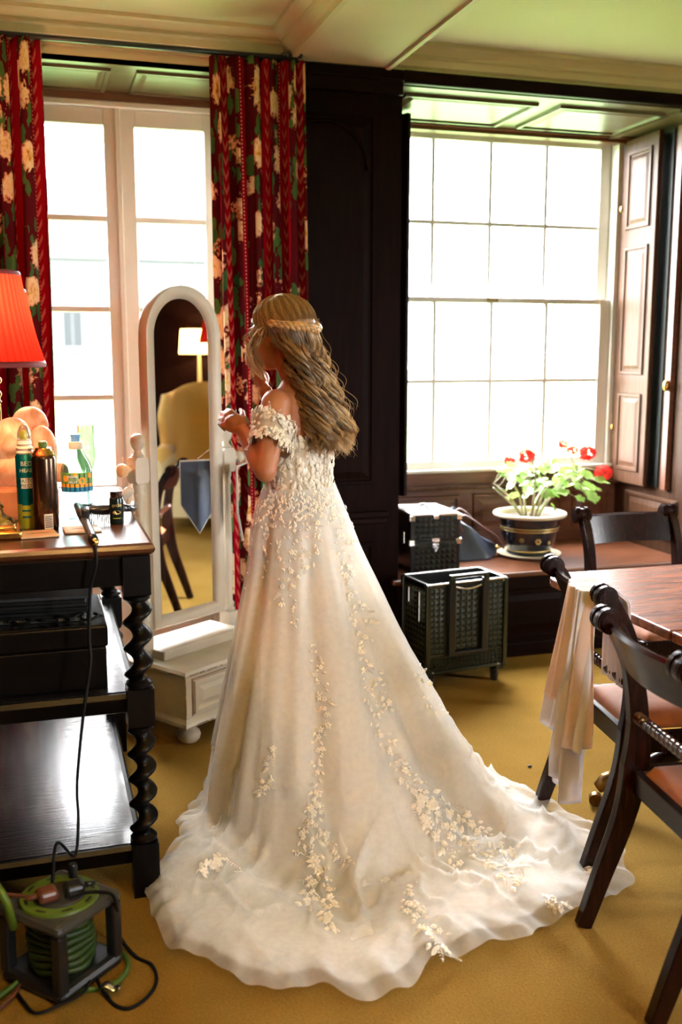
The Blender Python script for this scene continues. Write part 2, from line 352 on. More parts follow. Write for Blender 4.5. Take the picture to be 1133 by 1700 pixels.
def copy_tree(o, parent=None):
    c = o.copy(); COL.objects.link(c)
    if parent is not None: c.parent = parent
    for ch in list(o.children): copy_tree(ch, c)
    return c
def rotz(a): return Matrix.Rotation(a, 4, 'Z')
def frame_to(c, x, y, z): return Matrix(((x[0], y[0], z[0], c[0]), (x[1], y[1], z[1], c[1]), (x[2], y[2], z[2], c[2]), (0, 0, 0, 1)))
def bez(pts, n=12):
    """Catmull-Rom through points"""
    P = [Vector(p) for p in pts]; P = [P[0] * 2 - P[1]] + P + [P[-1] * 2 - P[-2]]; out = []
    for i in range(1, len(P) - 2):
        for k in range(n):
            t = k / n; a, b, c, d = P[i - 1], P[i], P[i + 1], P[i + 2]
            out.append(.5 * ((2 * b) + (c - a) * t + (2 * a - 5 * b + 4 * c - d) * t * t + (3 * b - a - 3 * c + d) * t ** 3))
    out.append(P[-2]); return out
def raised_panel(x0, x1, z0, z1, y, name, m, parent, out=-1, d=.012, b=.03):
    """raised-and-fielded panel on a wall facing -Y (out=-1) with a moulded sunk border"""
    mb = MB(); o = out
    ring = lambda i, dy: [(x0 + i, y + o * dy, z0 + i), (x1 - i, y + o * dy, z0 + i), (x1 - i, y + o * dy, z1 - i), (x0 + i, y + o * dy, z1 - i)]
    rs = [ring(0, .0), ring(.004, d), ring(.018, d), ring(.022, .002), ring(.03, .002), ring(.03 + b, d * .8)]
    vs = [q for r_ in rs for q in r_]; fs = []
    for k in range(len(rs) - 1):
        for i in range(4): fs.append((k * 4 + i, k * 4 + (i + 1) % 4, k * 4 + 4 + (i + 1) % 4, k * 4 + 4 + i))
    fs.append(tuple((len(rs) - 1) * 4 + i for i in range(4))); mb.add(vs, fs)
    return mb.build(name, m, parent)

# ================================================================== SETTING
YW, YD, YB = 4.33, 4.80, 5.02          # wall face, french-door plane, sash-window plane
CZ, BZ, SZ = 2.81, 2.705, 2.65         # ceiling, beam underside, soffit
def S(name, mb, m, parent=None, **k):
    o = mb.build(name, m, parent, **k)
    if parent is None: o['kind'] = 'structure'
    return o
S('floor', MB().bb(-1.7, 6.4, -1.7, 5.12, -.1, 0), 'carpet')
S('ceiling', MB().bb(-1.7, 6.4, -1.7, 4.45, CZ, CZ + .1), 'ceiling')
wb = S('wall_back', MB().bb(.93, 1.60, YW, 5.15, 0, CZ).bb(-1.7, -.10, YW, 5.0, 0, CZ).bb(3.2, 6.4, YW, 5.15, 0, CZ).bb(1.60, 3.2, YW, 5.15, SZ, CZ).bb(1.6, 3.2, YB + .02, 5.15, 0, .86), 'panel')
S('plaster_strip', MB().bb(-.10, .93, YW, 5.0, 2.64, CZ), 'wallp', wb)
S('frieze_board', MB().bb(.93, 1.60, YW - .035, YW, 2.60, BZ).bb(.93, 1.6, YW - .05, YW, 2.655, 2.70), 'panelx', wb, bevel=.006)
S('lintel_board', MB().bb(1.60, 6.3, YW - .04, YW, SZ, BZ), 'panelx', wb, bevel=.006)
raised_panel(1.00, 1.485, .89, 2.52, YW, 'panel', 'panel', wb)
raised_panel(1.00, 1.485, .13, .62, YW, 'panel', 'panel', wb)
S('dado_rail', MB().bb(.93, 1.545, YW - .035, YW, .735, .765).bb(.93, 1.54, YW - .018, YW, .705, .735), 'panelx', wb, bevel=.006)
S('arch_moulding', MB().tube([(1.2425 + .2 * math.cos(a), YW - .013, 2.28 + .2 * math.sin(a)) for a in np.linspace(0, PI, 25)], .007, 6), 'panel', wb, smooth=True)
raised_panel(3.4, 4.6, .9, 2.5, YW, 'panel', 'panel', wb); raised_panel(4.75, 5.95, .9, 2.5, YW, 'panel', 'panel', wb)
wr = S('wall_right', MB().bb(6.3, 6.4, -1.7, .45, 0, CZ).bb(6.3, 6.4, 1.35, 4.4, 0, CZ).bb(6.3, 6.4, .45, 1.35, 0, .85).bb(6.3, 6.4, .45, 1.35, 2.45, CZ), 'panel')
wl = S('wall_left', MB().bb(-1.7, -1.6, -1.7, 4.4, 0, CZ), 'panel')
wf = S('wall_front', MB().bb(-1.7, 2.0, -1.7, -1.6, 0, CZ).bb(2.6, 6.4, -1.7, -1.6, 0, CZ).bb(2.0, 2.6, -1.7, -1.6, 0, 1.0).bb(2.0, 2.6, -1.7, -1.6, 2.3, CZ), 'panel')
S('baseboard_back', MB().bb(.93, 1.60, YW - .02, YW, 0, .12), 'panelx', bevel=.005)
# beam and stepped cornices
S('trim_1', MB().bb(1.10, 1.51, -1.6, YW, BZ, CZ + .02), 'ceiling')
def cornice(name, x0, x1, y, axis='x', sgn=-1):
    prof = [(0, BZ - .012), (.022, BZ - .012), (.022, BZ + .012), (.036, BZ + .02), (.046, BZ + .045), (.058, BZ + .052), (.058, BZ + .062), (.085, BZ + .085), (.10, BZ + .09), (.10, CZ + .01), (0, CZ + .01)]
    mb = MB(); n = len(prof)
    if axis == 'x': vs = [(x0, y + sgn * a, z) for a, z in prof] + [(x1, y + sgn * a, z) for a, z in prof]
    else: vs = [(y + sgn * a, x0, z) for a, z in prof] + [(y + sgn * a, x1, z) for a, z in prof]
    mb.add(vs, [tuple(range(n)), tuple(range(2 * n - 1, n - 1, -1))] + [(i, (i + 1) % n, n + (i + 1) % n, n + i) for i in range(n)])
    return S(name, mb, 'cornice')
cornice('trim_2', -1.6, 1.10, YW); cornice('trim_3', 1.51, 6.3, YW); cornice('trim_4', -1.6, YW, 1.10, 'y'); cornice('trim_5', -1.6, YW, 1.51, 'y', 1)
# --- french door recess
sf = S('trim_6', MB().bb(-.10, .93, YW, YD + .02, 2.638, 2.66), 'soffit')
for x0, x1 in ((-.06, .36), (.46, .89)):
    o = raised_panel(x0, x1, YW + .06, YD - .04, 0, 'panel', 'soffit', None, d=.01, b=.02)
    o.matrix_world = Matrix(((1, 0, 0, 0), (0, 0, 1, 0), (0, 1, 0, 2.638), (0, 0, 0, 1))); o.parent = sf
S('head_board', MB().bb(-.10, .93, YD - .03, YD + .02, 2.60, 2.64), 'recess', sf)
S('trim_7', MB().bb(-.12, -.10, YW, YD, 0, 2.64).bb(.91, .93, YW, YD, 0, 2.64), 'white')
d1 = thing('door_1', (.41, YD, 0), kind='structure')
S('frame', MB().bb(-.10, -.06, YD - .03, YD + .07, 0, 2.60).bb(.88, .93, YD - .03, YD + .07, 0, 2.60).bb(-.10, .93, YD - .03, YD + .07, 2.575, 2.60).bb(-.1, .93, YD - .03, YD + .09, -.0, .03), 'white', d1, bevel=.004)
def sash(name, parent, x0, x1, z0, z1, g, y, th, cols, zs, bar, m='white'):
    """framed glazed leaf: g = (left, right, bottom, top) glass limits; zs = inner bar heights; cols = inner bar x positions"""
    mb = MB(); gl, gr, gb, gt = g
    mb.bb(x0, gl, y, y + th, z0, z1).bb(gr, x1, y, y + th, z0, z1).bb(gl, gr, y, y + th, z0, gb).bb(gl, gr, y, y + th, gt, z1)
    for x in cols: mb.bb(x - bar / 2, x + bar / 2, y + .004, y + th - .004, gb, gt)
    for z in zs: mb.bb(gl, gr, y + .006, y + th - .006, z - bar / 2, z + bar / 2)
    o = mb.build(name, m, parent, bevel=.004)
    xs = [gl] + list(cols) + [gr]; hs = [gb] + list(zs) + [gt]
    for i in range(len(xs) - 1):
        for j in range(len(hs) - 1):
            MB().bb(xs[i], xs[i + 1], y + th * .5 - .0015, y + th * .5 + .0015, hs[j], hs[j + 1]).build('pane', 'glass', o)
    return o
bars = [1.285, 1.69, 2.095]
lf = sash('leaf', d1, -.06, .408, .03, 2.575, (.03, .348, .875, 2.50), YD, .045, [], bars, .028)
lf2 = sash('leaf', d1, .412, .88, .03, 2.575, (.487, .803, .875, 2.50), YD, .045, [], bars, .028)
for a, b, p_ in ((.03, .348, lf), (.487, .803, lf2)): raised_panel(a, b, .2, .80, YD, 'panel', 'white', p_, d=.012)
S('meeting_bead', MB().bb(.398, .424, YD - .012, YD, .03, 2.575), 'white', d1, bevel=.004)
# --- window bay
sf2 = S('trim_8', MB().bb(1.60, 3.2, YW, YB, SZ - .004, SZ + .02), 'soffit')
for x0, x1 in ((1.66, 2.33), (2.44, 3.02)):
    o = raised_panel(x0, x1, YW + .10, YB - .12, 0, 'panel', 'soffit', None, d=.014, b=.03)
    o.matrix_world = Matrix(((1, 0, 0, 0), (0, 0, 1, 0), (0, 1, 0, SZ - .004), (0, 0, 0, 1))); o.parent = sf2
S('head_board', MB().bb(1.60, 3.2, YB - .05, YB + .02, 2.655 - .04, SZ + .001).bb(1.6, 3.2, YB - .07, YB - .05, SZ - .015, SZ + .001), 'recess', sf2)
S('edge_strip', MB().bb(3.03, 3.07, YW, YB - .05, SZ - .02, SZ + .001), 'soffit', sf2)
S('trim_9', MB().bb(3.2, 3.22, YW, YB + .02, .40, SZ), 'shutter')
S('shutter_box', MB().bb(3.192, 3.2, 4.60, 4.68, .77, 2.62), 'case', bpy.data.objects['trim_9'])  # black strip: shaded gap of the shutter box put into colour
S('edge_bead', MB().bb(3.17, 3.2, 4.50, 4.54, .77, 2.62), 'recess', bpy.data.objects['trim_9'])
S('knob', MB().sphere((3.16, 4.52, 1.32), (.016, .02, .03)), 'brass', bpy.data.objects['trim_9'], smooth=True)
o = raised_panel(4.42, 4.9, .5, .72, 0, 'panel', 'shutter', bpy.data.objects['trim_9'], d=.012)
o.matrix_world = Matrix(((0, 1, 0, 3.2), (1, 0, 0, 0), (0, 0, 1, 0), (0, 0, 0, 1)))
S('trim_10', MB().bb(1.598, 1.61, YW + .01, YB + .02, .40, SZ), 'panel')
wd = thing('window_1', (2.39, YB, .77), kind='structure')
S('frame', MB().bb(1.627, 1.665, YB - .02, YB + .12, .845, 2.66).bb(3.12, 3.157, YB - .02, YB + .12, .845, 2.66).bb(1.627, 3.157, YB - .02, YB + .12, 2.63, 2.66).bb(1.627, 3.157, YB - .045, YB + .12, .845, .862), 'white', wd, bevel=.004)
cols = [2.06, 2.392, 2.725]
us = sash('upper_sash', wd, 1.665, 3.12, 1.755, 2.63, (1.73, 3.053, 1.785, 2.595), YB + .05, .04, cols, [2.175], .022)
ls = sash('lower_sash', wd, 1.665, 3.12, .862, 1.785, (1.73, 3.053, .905, 1.755), YB, .04, cols, [1.337], .022)
S('sash_lift', MB().bb(2.36, 2.42, YB - .015, YB, 1.762, 1.778), 'brass', ls)
S('apron_board', MB().bb(1.61, 3.2, YB - .02, YB + .03, .775, .845), 'recess', wd)
S('window_sill', MB().bb(1.61, 3.2, YB - .07, YB + .03, .752, .775), 'shutter', wd, bevel=.005)
wrc = S('trim_11', MB().bb(1.61, 3.2, YB, YB + .03, .40, .755), 'recess')
for x0, x1 in ((1.68, 2.22), (2.30, 2.86), (2.92, 3.16)): raised_panel(x0, x1, .50, .715, YB, 'panel', 'recess', wrc)
w3 = thing('window_3', (2.3, -1.65, 1.0), kind='structure')  # added unseen window behind the camera, fill light for the gown
sash('sash', w3, 2.0, 2.6, 1.0, 2.3, (2.05, 2.55, 1.06, 2.24), -1.67, .045, [2.3], [1.355, 1.65, 1.945], .018)
w2 = thing('window_2', (6.35, .9, .85), kind='structure')  # added unseen side window, fills the gown from the right
_o = sash('sash', w2, -.45, .45, .85, 2.45, (-.39, .39, .93, 2.37), 0, .045, [0], [1.29, 1.65, 2.01], .018)
_o.matrix_parent_inverse = Matrix.Translation((-6.35, -.9, -.85)); _o.matrix_basis = Matrix.Translation((6.35, .9, 0)) @ rotz(R(-90))
def shutter(name, hx, hy, tx, ty, parent, m, flip):
    d = Vector((tx - hx, ty - hy, 0)); wdt = d.length; d.normalize(); nrm = Vector((-d.y, d.x, 0)) * flip
    o = MB().bb(0, wdt, -.025, 0, 0, 1.855).build(name, m, parent, bevel=.004, local=True)
    mw = frame_to((hx, hy, .77), d, -nrm, (0, 0, 1)); o.matrix_world = mw
    if parent.type == 'EMPTY': o.matrix_parent_inverse = Matrix.Translation(parent.location).inverted()
    for z0, z1 in ((.07, .50), (.60, 1.29), (1.38, 1.79)):
        raised_panel(.05, wdt - .05, z0, z1, -.025, 'panel', m, o, d=.010, b=.02)
    MB().sphere((.0, -.03, .3), (.008, .008, .02), 8, 6).sphere((.0, -.03, 1.5), (.008, .008, .02), 8, 6).build('hinge', 'brass', o, smooth=True)
    return o
shutter('shutter', 3.172, 4.985, 3.165, 4.655, wd, 'shutter', -1)
shutter('shutter', 1.64, 4.985, 1.79, 4.70, wd, 'panel', -1)  # left leaf in dark panel oak: its backlit shade is put into the colour
# --- window seat
wsx0, wsx1 = 1.60, 3.2
tw = thing('window_seat', (2.4, 4.6, 0), 'panelled dark oak window seat under the big sash window', 'window seat')
MB().bb(1.57, 3.2, YW - .035, YB + .01, .405, .43).bb(3.2, 3.6, YW - .035, YW - .001, .405, .43).build('seat_board', 'seat', tw, bevel=.008)
MB().bb(1.60, 3.6, YW - .012, YW + .01, 0, .405).build('front_board', 'panelx', tw)
for x0, x1 in ((1.68, 2.02), (2.07, 2.52), (2.58, 3.0)): raised_panel(x0, x1, .10, .34, YW - .012, 'panel', 'panelx', tw)
MB().bb(1.6, 3.6, YW - .03, YW - .012, 0, .07).build('plinth', 'panelx', tw, bevel=.004)

# ================================================================== OUTDOORS
S('ground', MB().bb(-70, 80, 5.2, 90, -.35, -.25).bb(-70, 80, -60, -1.8, -.35, -.25), 'lawn')
hs = thing('stone_house', (4, 38, -.25), 'long pale stone house with a slate roof across the lawn', 'house')
MB().bb(-14, 12, 38, 46, -.3, 4.9).build('wall', 'stone', hs)
MB().prism([(0, -.4), (.2, -.4), (4.2, 2.6), (8.2, -.4), (8.4, -.4), (4.2, 2.9)], 27, frame_to((-14.5, 37.8, 5.2), (0, 1, 0), (0, 0, 1), (1, 0, 0))).build('roof', 'slate', hs)
for wx, wz in ((-6.9, 3.0), (1.42, 2.35), (6.6, 3.0)):
    f_ = MB().bb(wx - .75, wx - .33, 37.93, 38.02, wz - .7, wz + .7).bb(wx + .33, wx + .75, 37.93, 38.02, wz - .7, wz + .7).bb(wx - .75, wx + .75, 37.93, 38.02, wz + .7, wz + .95).bb(wx - .75, wx + .75, 37.9, 38.02, wz - .9, wz - .7).bb(wx - .012, wx + .012, 37.95, 38.02, wz - .7, wz + .7).build('window', 'farwhite', hs)
    MB().bb(wx - .33, wx + .33, 37.97, 38.01, wz - .7, wz + .7).build('pane', 'farpane', f_)

# ================================================================== CURTAINS
rod = tag(MB().tube([(-.6, YW - .11, 2.688), (1.10, YW - .11, 2.688)], .011, 10).build('rod', 'black', smooth=True), 'thin black curtain pole over the glazed doors', 'curtain pole')
rod.name = 'curtain_pole'
_b = MB()
for q in range(5): _b.sphere((1.045 + q * .016 + rng.normal() * .003, YW - .11 + rng.normal() * .01, 2.702 + rng.normal() * .004), (.014, .016, .012), 10, 8)
_b.tube([(1.06, YW - .11, 2.69), (1.06, YW, 2.69)], .008, 8); _b.build('finial', 'black', rod, smooth=True)
MB().tube([(.0, YW - .11, 2.69), (.0, YW, 2.69)], .008, 8).build('bracket', 'black', rod, smooth=True)
def curtain(label, xa_top, xb_top, xa_bot, xb_bot, nf, amp, ph, u0):
    nu, nv = 240, 70; us_ = np.linspace(0, 1, nu); vs_ = np.linspace(0, 1, nv)
    U, V = np.meshgrid(us_, vs_, indexing='ij')
    xa = xa_top + (xa_bot - xa_top) * V; xb = xb_top + (xb_bot - xb_top) * V
    a = 2 * PI * nf * U + ph
    am = amp * (.65 + .35 * np.minimum(1, V * 3)) * (1 + .25 * np.sin(7 * U + 3 * V))
    X = xa + (xb - xa) * U + am * .35 * np.sin(2 * a + .8 + .7 * V) * (V > -.1)
    Y = YW - .115 + am * np.sin(a + .35 * np.sin(3 * V + U * 5)) + .012 * np.sin(2.3 * a + 4 * V)
    Z = 2.672 - 2.655 * V + .010 * np.cos(2 * a) * (V < .02)
    g = np.stack([X, Y, Z], -1); mb = MB(); mb.grid(g)
    o = mb.build('curtain', 'curtain', smooth=True, solid=.003)
    # unfolded width -> u in metres
    mid = nv // 2; seg = np.linalg.norm(np.diff(g[:, mid, :], axis=0), axis=1); ul = np.concatenate([[0], np.cumsum(seg)]) + u0
    uvl = o.data.uv_layers.new(name='UVMap'); vi = np.empty(len(o.data.loops), int); o.data.loops.foreach_get('vertex_index', vi)
    uu = np.stack([ul[vi // nv], (2.655 * (vi % nv) / (nv - 1))], -1).astype('f'); uvl.data.foreach_set('uv', uu.ravel())
    tag(o, label, 'curtain', 'floral curtains at the glazed doors'); return o
curtain('red floral chintz curtain beside the lit red lampshades', -.46, .075, -.46, .045, 6.5, .036, .4, .02)
curtain('red floral chintz curtain behind the blonde bride by the dark pillar', .742, 1.135, .77, 1.15, 5.5, .040, 2.2, .15)

# ================================================================== BUFFET
BX0, BX1, BY0, BY1 = -.95, .235, 2.645, 3.70      # leg centres X, Y
bt = thing('serving_buffet', (-.3, 3.15, 0), 'three tier black oak serving table with barley twist legs', 'sideboard')
tb = MB(); prof = [(0, .965), (.035, .967), (.046, .975), (.05, .985), (.046, .995), (.036, 1.0)]
def slab(x0, x1, y0, y1, prof):
    """slab with a moulded edge: prof = (overhang, z) from the underside up"""
    vs = []; 
    for o_, z in prof: vs += [(x0 - o_, y0 - o_, z), (x1 + o_, y0 - o_, z), (x1 + o_, y1 + o_, z), (x0 - o_, y1 + o_, z)]
    n = len(prof); fs = [tuple(range(3, -1, -1)), tuple((n - 1) * 4 + i for i in range(4))]
    for k in range(n - 1):
        for i in range(4): fs.append((k * 4 + i, k * 4 + (i + 1) % 4, k * 4 + 4 + (i + 1) % 4, k * 4 + 4 + i))
    return MB().add(vs, fs)
slab(BX0 - .03, BX1, BY0 + .01, BY1 + .03, prof).build('top', 'bufftop', bt)
MB().bb(BX0, BX1 + .02, BY0 - .02, BY0 + .012, .885, .966).bb(BX1 - .012, BX1 + .02, BY0, BY1, .885, .966).bb(BX0, BX1 + .02, BY1 - .012, BY1 + .02, .885, .966).build('apron', 'ebony', bt, bevel=.004)
slab(BX0, BX1 - .02, BY0 + .01, BY1, [(0, .525), (.012, .53), (.016, .55), (.02, .57), (.012, .583)]).build('middle_shelf', 'ebony', bt); MB().bb(BX0, BX1 - .02, BY0 + .01, BY1, .580, .585).build('shelf_top', 'shelf', bt)
slab(BX0, BX1 - .02, BY0 + .01, BY1, [(0, .085), (.012, .09), (.016, .115), (.02, .13), (.012, .141)]).build('bottom_shelf', 'ebony', bt); MB().bb(BX0, BX1 - .02, BY0 + .01, BY1, .138, .143).build('shelf_top', 'shelf', bt)
def twist(x, y):
    mb = MB()
    for z0, z1 in ((.86, .966), (.495, .60), (0.0, .155)):
        mb.bb(x - .036, x + .036, y - .036, y + .036, z0, z1)
    for z0, z1 in ((.60, .86), (.155, .495)):
        n = 72; L_ = z1 - z0; vs = []; seg = 16
        for i in range(n + 1):
            z = z0 + L_ * i / n; e = min(i, n - i) / 5.0; k = min(1, e); ph = 2 * PI * (z - z0) / .072
            for q in range(seg):
                a = 2 * PI * q / seg; r = .027
                vs.append((x + .013 * k * math.cos(ph) + r * math.cos(a), y + .013 * k * math.sin(ph) + r * math.sin(a), z))
        mb.add(vs, [(i * seg + q, i * seg + (q + 1) % seg, (i + 1) * seg + (q + 1) % seg, (i + 1) * seg + q) for i in range(n) for q in range(seg)])
        mb.lathe([(.026, z0), (.036, z0 + .006), (.036, z0 + .014), (.026, z0 + .022)], 16, Matrix.Translation((x, y, 0)))
        mb.lathe([(.026, z1 - .022), (.036, z1 - .014), (.036, z1 - .006), (.026, z1)], 16, Matrix.Translation((x, y, 0)))
    return mb.build('leg', 'ebonyz', bt, auto=50)
for x in (BX1, BX0):
    for y in (BY0, BY1): twist(x, y)

# box on the middle shelf, mats on it
tg = thing('wooden_chest', (-.15, 2.86, .585), 'black wooden box on the middle shelf of the serving table', 'box')
MB().bb(-.55, .155, 2.70, 3.06, .585, .70).build('body', 'ebony', tg, bevel=.004)
MB().bb(-.555, .16, 2.695, 3.065, .703, .763).build('lid', 'ebony', tg, bevel=.006); MB().bb(-.548, .153, 2.702, 3.058, .760, .765).build('lid_top', 'shelf', tg)
labs = ['white topped place mat, uppermost of the stack on the black box', 'black edged place mat, second from the top of the stack', 'black edged place mat, third from the top of the stack', 'black edged place mat, fourth from the top of the stack', 'black edged place mat, fifth from the top of the stack', 'wide grey place mat at the bottom of the stack']
for k in range(6):
    z = .766 + (5 - k) * .011; big = k == 5
    o = MB().bb(-.13 if not big else -.15, .13 if not big else .125, -.10 if not big else -.13, .10, 0, .0095).build('place_mat', 'darkgrey' if k not in (0, 5) else 'grey', bevel=.002)  # uppermost mat paler: the glare on it is put into its colour
    o.matrix_world = Matrix.Translation((-.005 + rng.normal() * .004, 2.89 + rng.normal() * .004, z)) @ rotz(R(-3 + rng.normal() * 1.5))
    tag(o, labs[k], 'place mat', 'place mats stacked on the black box')
pts = [(-.10 + .012 * i + .012 * math.sin(i * 2.1), 2.745 + .018 * math.sin(i * 1.3), .772 + .006 * (1 + math.sin(i * 1.7))) for i in range(22)]
tag(MB().tube(bez(pts, 4), .004, 6).build('folded_cable', 'rubber', smooth=True), 'tangled black cable lying in front of the stacked place mats', 'cable')

# ------------------------------------------------------------------ lamps on the buffet
def table_lamp(x, y, rb, rt, zb, zt, label, power):
    t = thing('table_lamp', (x, y, 1.0), label, 'lamp', 'red shaded brass lamps on the serving table')
    MB().box((x, y, 1.012), (.15, .15, .024)).box((x, y, 1.03), (.12, .12, .014)).lathe([(.055, 1.037), (.05, 1.05), (.03, 1.06), (.026, 1.075)], 24, Matrix.Translation((x, y, 0))).build('base', 'brass', t, bevel=.006, auto=40)
    prof = [(.022, 1.07), (.030, 1.08), (.022, 1.095), (.014, 1.10), (.0125, 1.33), (.016, 1.335), (.012, 1.345), (.019, 1.36), (.012, 1.375), (.010, 1.39), (.020, 1.40), (.020, 1.41), (.010, 1.42), (.008, zt - .05)]
    MB().lathe(prof, 20, Matrix.Translation((x, y, 0)), ripple=lambda a, z: .0012 * math.cos(10 * a) if 1.1 < z < 1.34 else 0).build('column', 'brass', t, auto=50)
    n = 160
    def rip(a, z): return .0052 * math.cos(46 * a)
    sh = MB().lathe([(rb + (rt - rb) * k / 8 + .006 * math.sin(PI * k / 8) * -1, zb + (zt - zb) * k / 8) for k in range(9)], 320, Matrix.Translation((x, y, 0)), ripple=rip).build('lamp_shade', 'redshade', t, smooth=True)
    MB().lathe([(rb + .005, zb - .008), (rb + .007, zb), (rb + .004, zb + .008), (rb - .002, zb), (rb + .005, zb - .008)], 64, Matrix.Translation((x, y, 0))).build('trim_band', 'redtrim', sh, smooth=True); MB().lathe([(rt + .005, zt - .006), (rt + .006, zt), (rt + .003, zt + .006), (rt - .002, zt), (rt + .005, zt - .006)], 64, Matrix.Translation((x, y, 0))).build('trim_band', 'redtrim', sh, smooth=True)
    MB().sphere((x, y, zb + .10), (.028, .028, .04), 12, 10).build('bulb', M['bulb'], t, smooth=True)
    lamp('lamp_light', (x, y, zb + .16), power, (1, .66, .36), .03)
M['bulb'] = mat('lit_bulb', (1, .8, .5), emit=(1, .70, .38), estr=4)
table_lamp(-.125, 2.83, .152, .098, 1.465, 1.70, 'brass lamp with lit red pleated shade, nearer of the two', 2.6)
table_lamp(-.122, 3.46, .155, .105, 1.462, 1.69, 'brass lamp with red pleated shade behind the alabaster lamp', 2.6)

# alabaster lamp
ta = thing('alabaster_lamp', (-.1, 3.2, 1.0), 'glowing peach alabaster lamp of rounded boulders on amber slab', 'lamp')
MB().bb(-.30, .055, 3.075, 3.31, 1.001, 1.098).build('slab', 'amber', ta, bevel=.012)
def blob(c, r, seed, name='boulder', m='alabaster'):
    g = random.Random(seed); mb = MB().sphere((0, 0, 0), 1, 28, 18); ph = [g.uniform(0, 6) for _ in range(6)]
    mb.v = [tuple(Vector(q) * (1 + .05 * math.sin(2.3 * q[0] + ph[0]) * math.sin(2.1 * q[2] + ph[1]) + .04 * math.sin(3.1 * q[1] + ph[2]))) for q in mb.v]
    mb.v = [(c[0] + q[0] * r[0], c[1] + q[1] * r[1], c[2] + q[2] * r[2]) for q in mb.v]
    return mb.build(name, m, ta, smooth=True)
blob((-.06, 3.17, 1.145), (.085, .07, .06), 1); blob((-.075, 3.15, 1.235), (.062, .055, .068), 2); blob((.012, 3.19, 1.19), (.045, .05, .085), 3)
blob((-.02, 3.25, 1.275), (.055, .05, .052), 4); blob((-.16, 3.2, 1.18), (.06, .06, .09), 5); blob((.062, 3.26, 1.12), (.030, .03, .032), 6)

# ------------------------------------------------------------------ text helper
def text_mesh(txt, size, bold=0):
    c = bpy.data.curves.new('t', 'FONT'); c.body = txt; c.size = size; c.align_x = 'CENTER'; c.align_y = 'CENTER'; c.resolution_u = 2; c.offset = bold
    o = bpy.data.objects.new('t', c); COL.objects.link(o); dg = bpy.context.evaluated_depsgraph_get(); me = bpy.data.meshes.new_from_object(o.evaluated_get(dg))
    vs = [tuple(v.co) for v in me.vertices]; fs = [tuple(p.vertices) for p in me.polygons]
    bpy.data.objects.remove(o); bpy.data.curves.remove(c); bpy.data.meshes.remove(me); return vs, fs
def wrap_text(txt, size, cx, cy_, r, z, ang, m, parent, name='lettering', bold=0):
    vs, fs = text_mesh(txt, size, bold); mb = MB()
    mb.add([(cx + (r + .0006) * math.cos(ang + x / r), cy_ + (r + .0006) * math.sin(ang + x / r), z + y) for x, y, _ in vs], fs)
    return mb.build(name, m, parent)
def wrap_rect(cx, cy_, r, a0, a1, z0, z1, m, parent, name):
    n = 12; g = np.array([[(cx + (r + .0004) * math.cos(a0 + (a1 - a0) * i / n), cy_ + (r + .0004) * math.sin(a0 + (a1 - a0) * i / n), z) for z in (z0, z1)] for i in range(n + 1)])
    return MB().grid(g).build(name, m, parent)
M['teal'] = mat('teal_metal', (.0, .16, .17), rough=.25, metal=.6); M['lime'] = mat('lime_metal', (.45, .48, .03), rough=.3, metal=.5)
M['brownmetal'] = mat('dark_bronze_can', (.10, .055, .035), rough=.22, metal=.9); M['ink'] = mat('dark_print', (.02, .02, .02)); M['ivoryp'] = mat('ivory_plastic', (.80, .68, .50), rough=.4)
M['blueplastic'] = mat('pale_blue_plastic', (.16, .38, .70), rough=.4); M['lab_green'] = mat('green_label', (.12, .32, .06), (.25, .45, .10), scale=40); M['lab_orange'] = mat('orange_print', (.90, .38, .03)); M['lab_blue'] = mat('blue_label', (.01, .22, .42)); M['yellowp'] = mat('yellow_plastic', (.85, .75, .05))
M['printw'] = mat('white_print', (.85, .85, .82)); M['gdark'] = mat('dark_green_bottle', (.006, .014, .010), rough=.2)
FA = -PI / 2 - R(2)                          # angle on a cylinder that faces the camera
def can_a():
    x, y = -.036, 2.955; r = .027; t = thing('hairspray_can', (x, y, 1), 'teal and lime hairspray can with clear domed cap', 'spray can'); T = Matrix.Translation((x, y, 0))
    MB().lathe([(0, 1.0), (r - .002, 1.0), (r, 1.004), (r, 1.07)], 28, T).build('lower_body', 'lime', t, auto=40)
    MB().lathe([(r, 1.07), (r, 1.205), (r - .004, 1.212)], 28, T).build('body', 'teal', t, auto=40)
    MB().lathe([(r - .004, 1.212), (r - .002, 1.216), (r - .006, 1.222), (r - .003, 1.228), (r - .008, 1.236), (r - .005, 1.24), (r - .009, 1.25), (r - .008, 1.253), (0, 1.253)], 28, T).build('collar', 'ivoryp', t, auto=40)
    MB().lathe([(.010, 1.253), (.010, 1.272), (.006, 1.278), (0, 1.278)], 16, T).build('nozzle', 'yellowp', t, auto=40)
    MB().lathe([(.018, 1.253), (.019, 1.262), (.016, 1.278), (.010, 1.29), (0, 1.297)], 20, T).build('cap', 'clear', t, smooth=True)
    wrap_rect(x, y, r, FA - .5, FA + .75, 1.115, 1.145, 'ivoryp', t, 'label_panel')
    wrap_text('MASTER', .014, x, y, r + .0005, 1.1365, FA + .1, 'teal', t); wrap_text('PIECE', .014, x, y, r + .0005, 1.1225, FA + .1, 'teal', t)
    wrap_text('BED', .018, x, y, r, 1.185, FA + .15, 'ivoryp', t); wrap_text('HEAD', .015, x, y, r, 1.166, FA + .15, 'ivoryp', t)
    for k in range(4): wrap_rect(x, y, r, FA - .5, FA + .4, 1.085 - k * .018, 1.09 - k * .018, 'teal', t, 'printed_line')
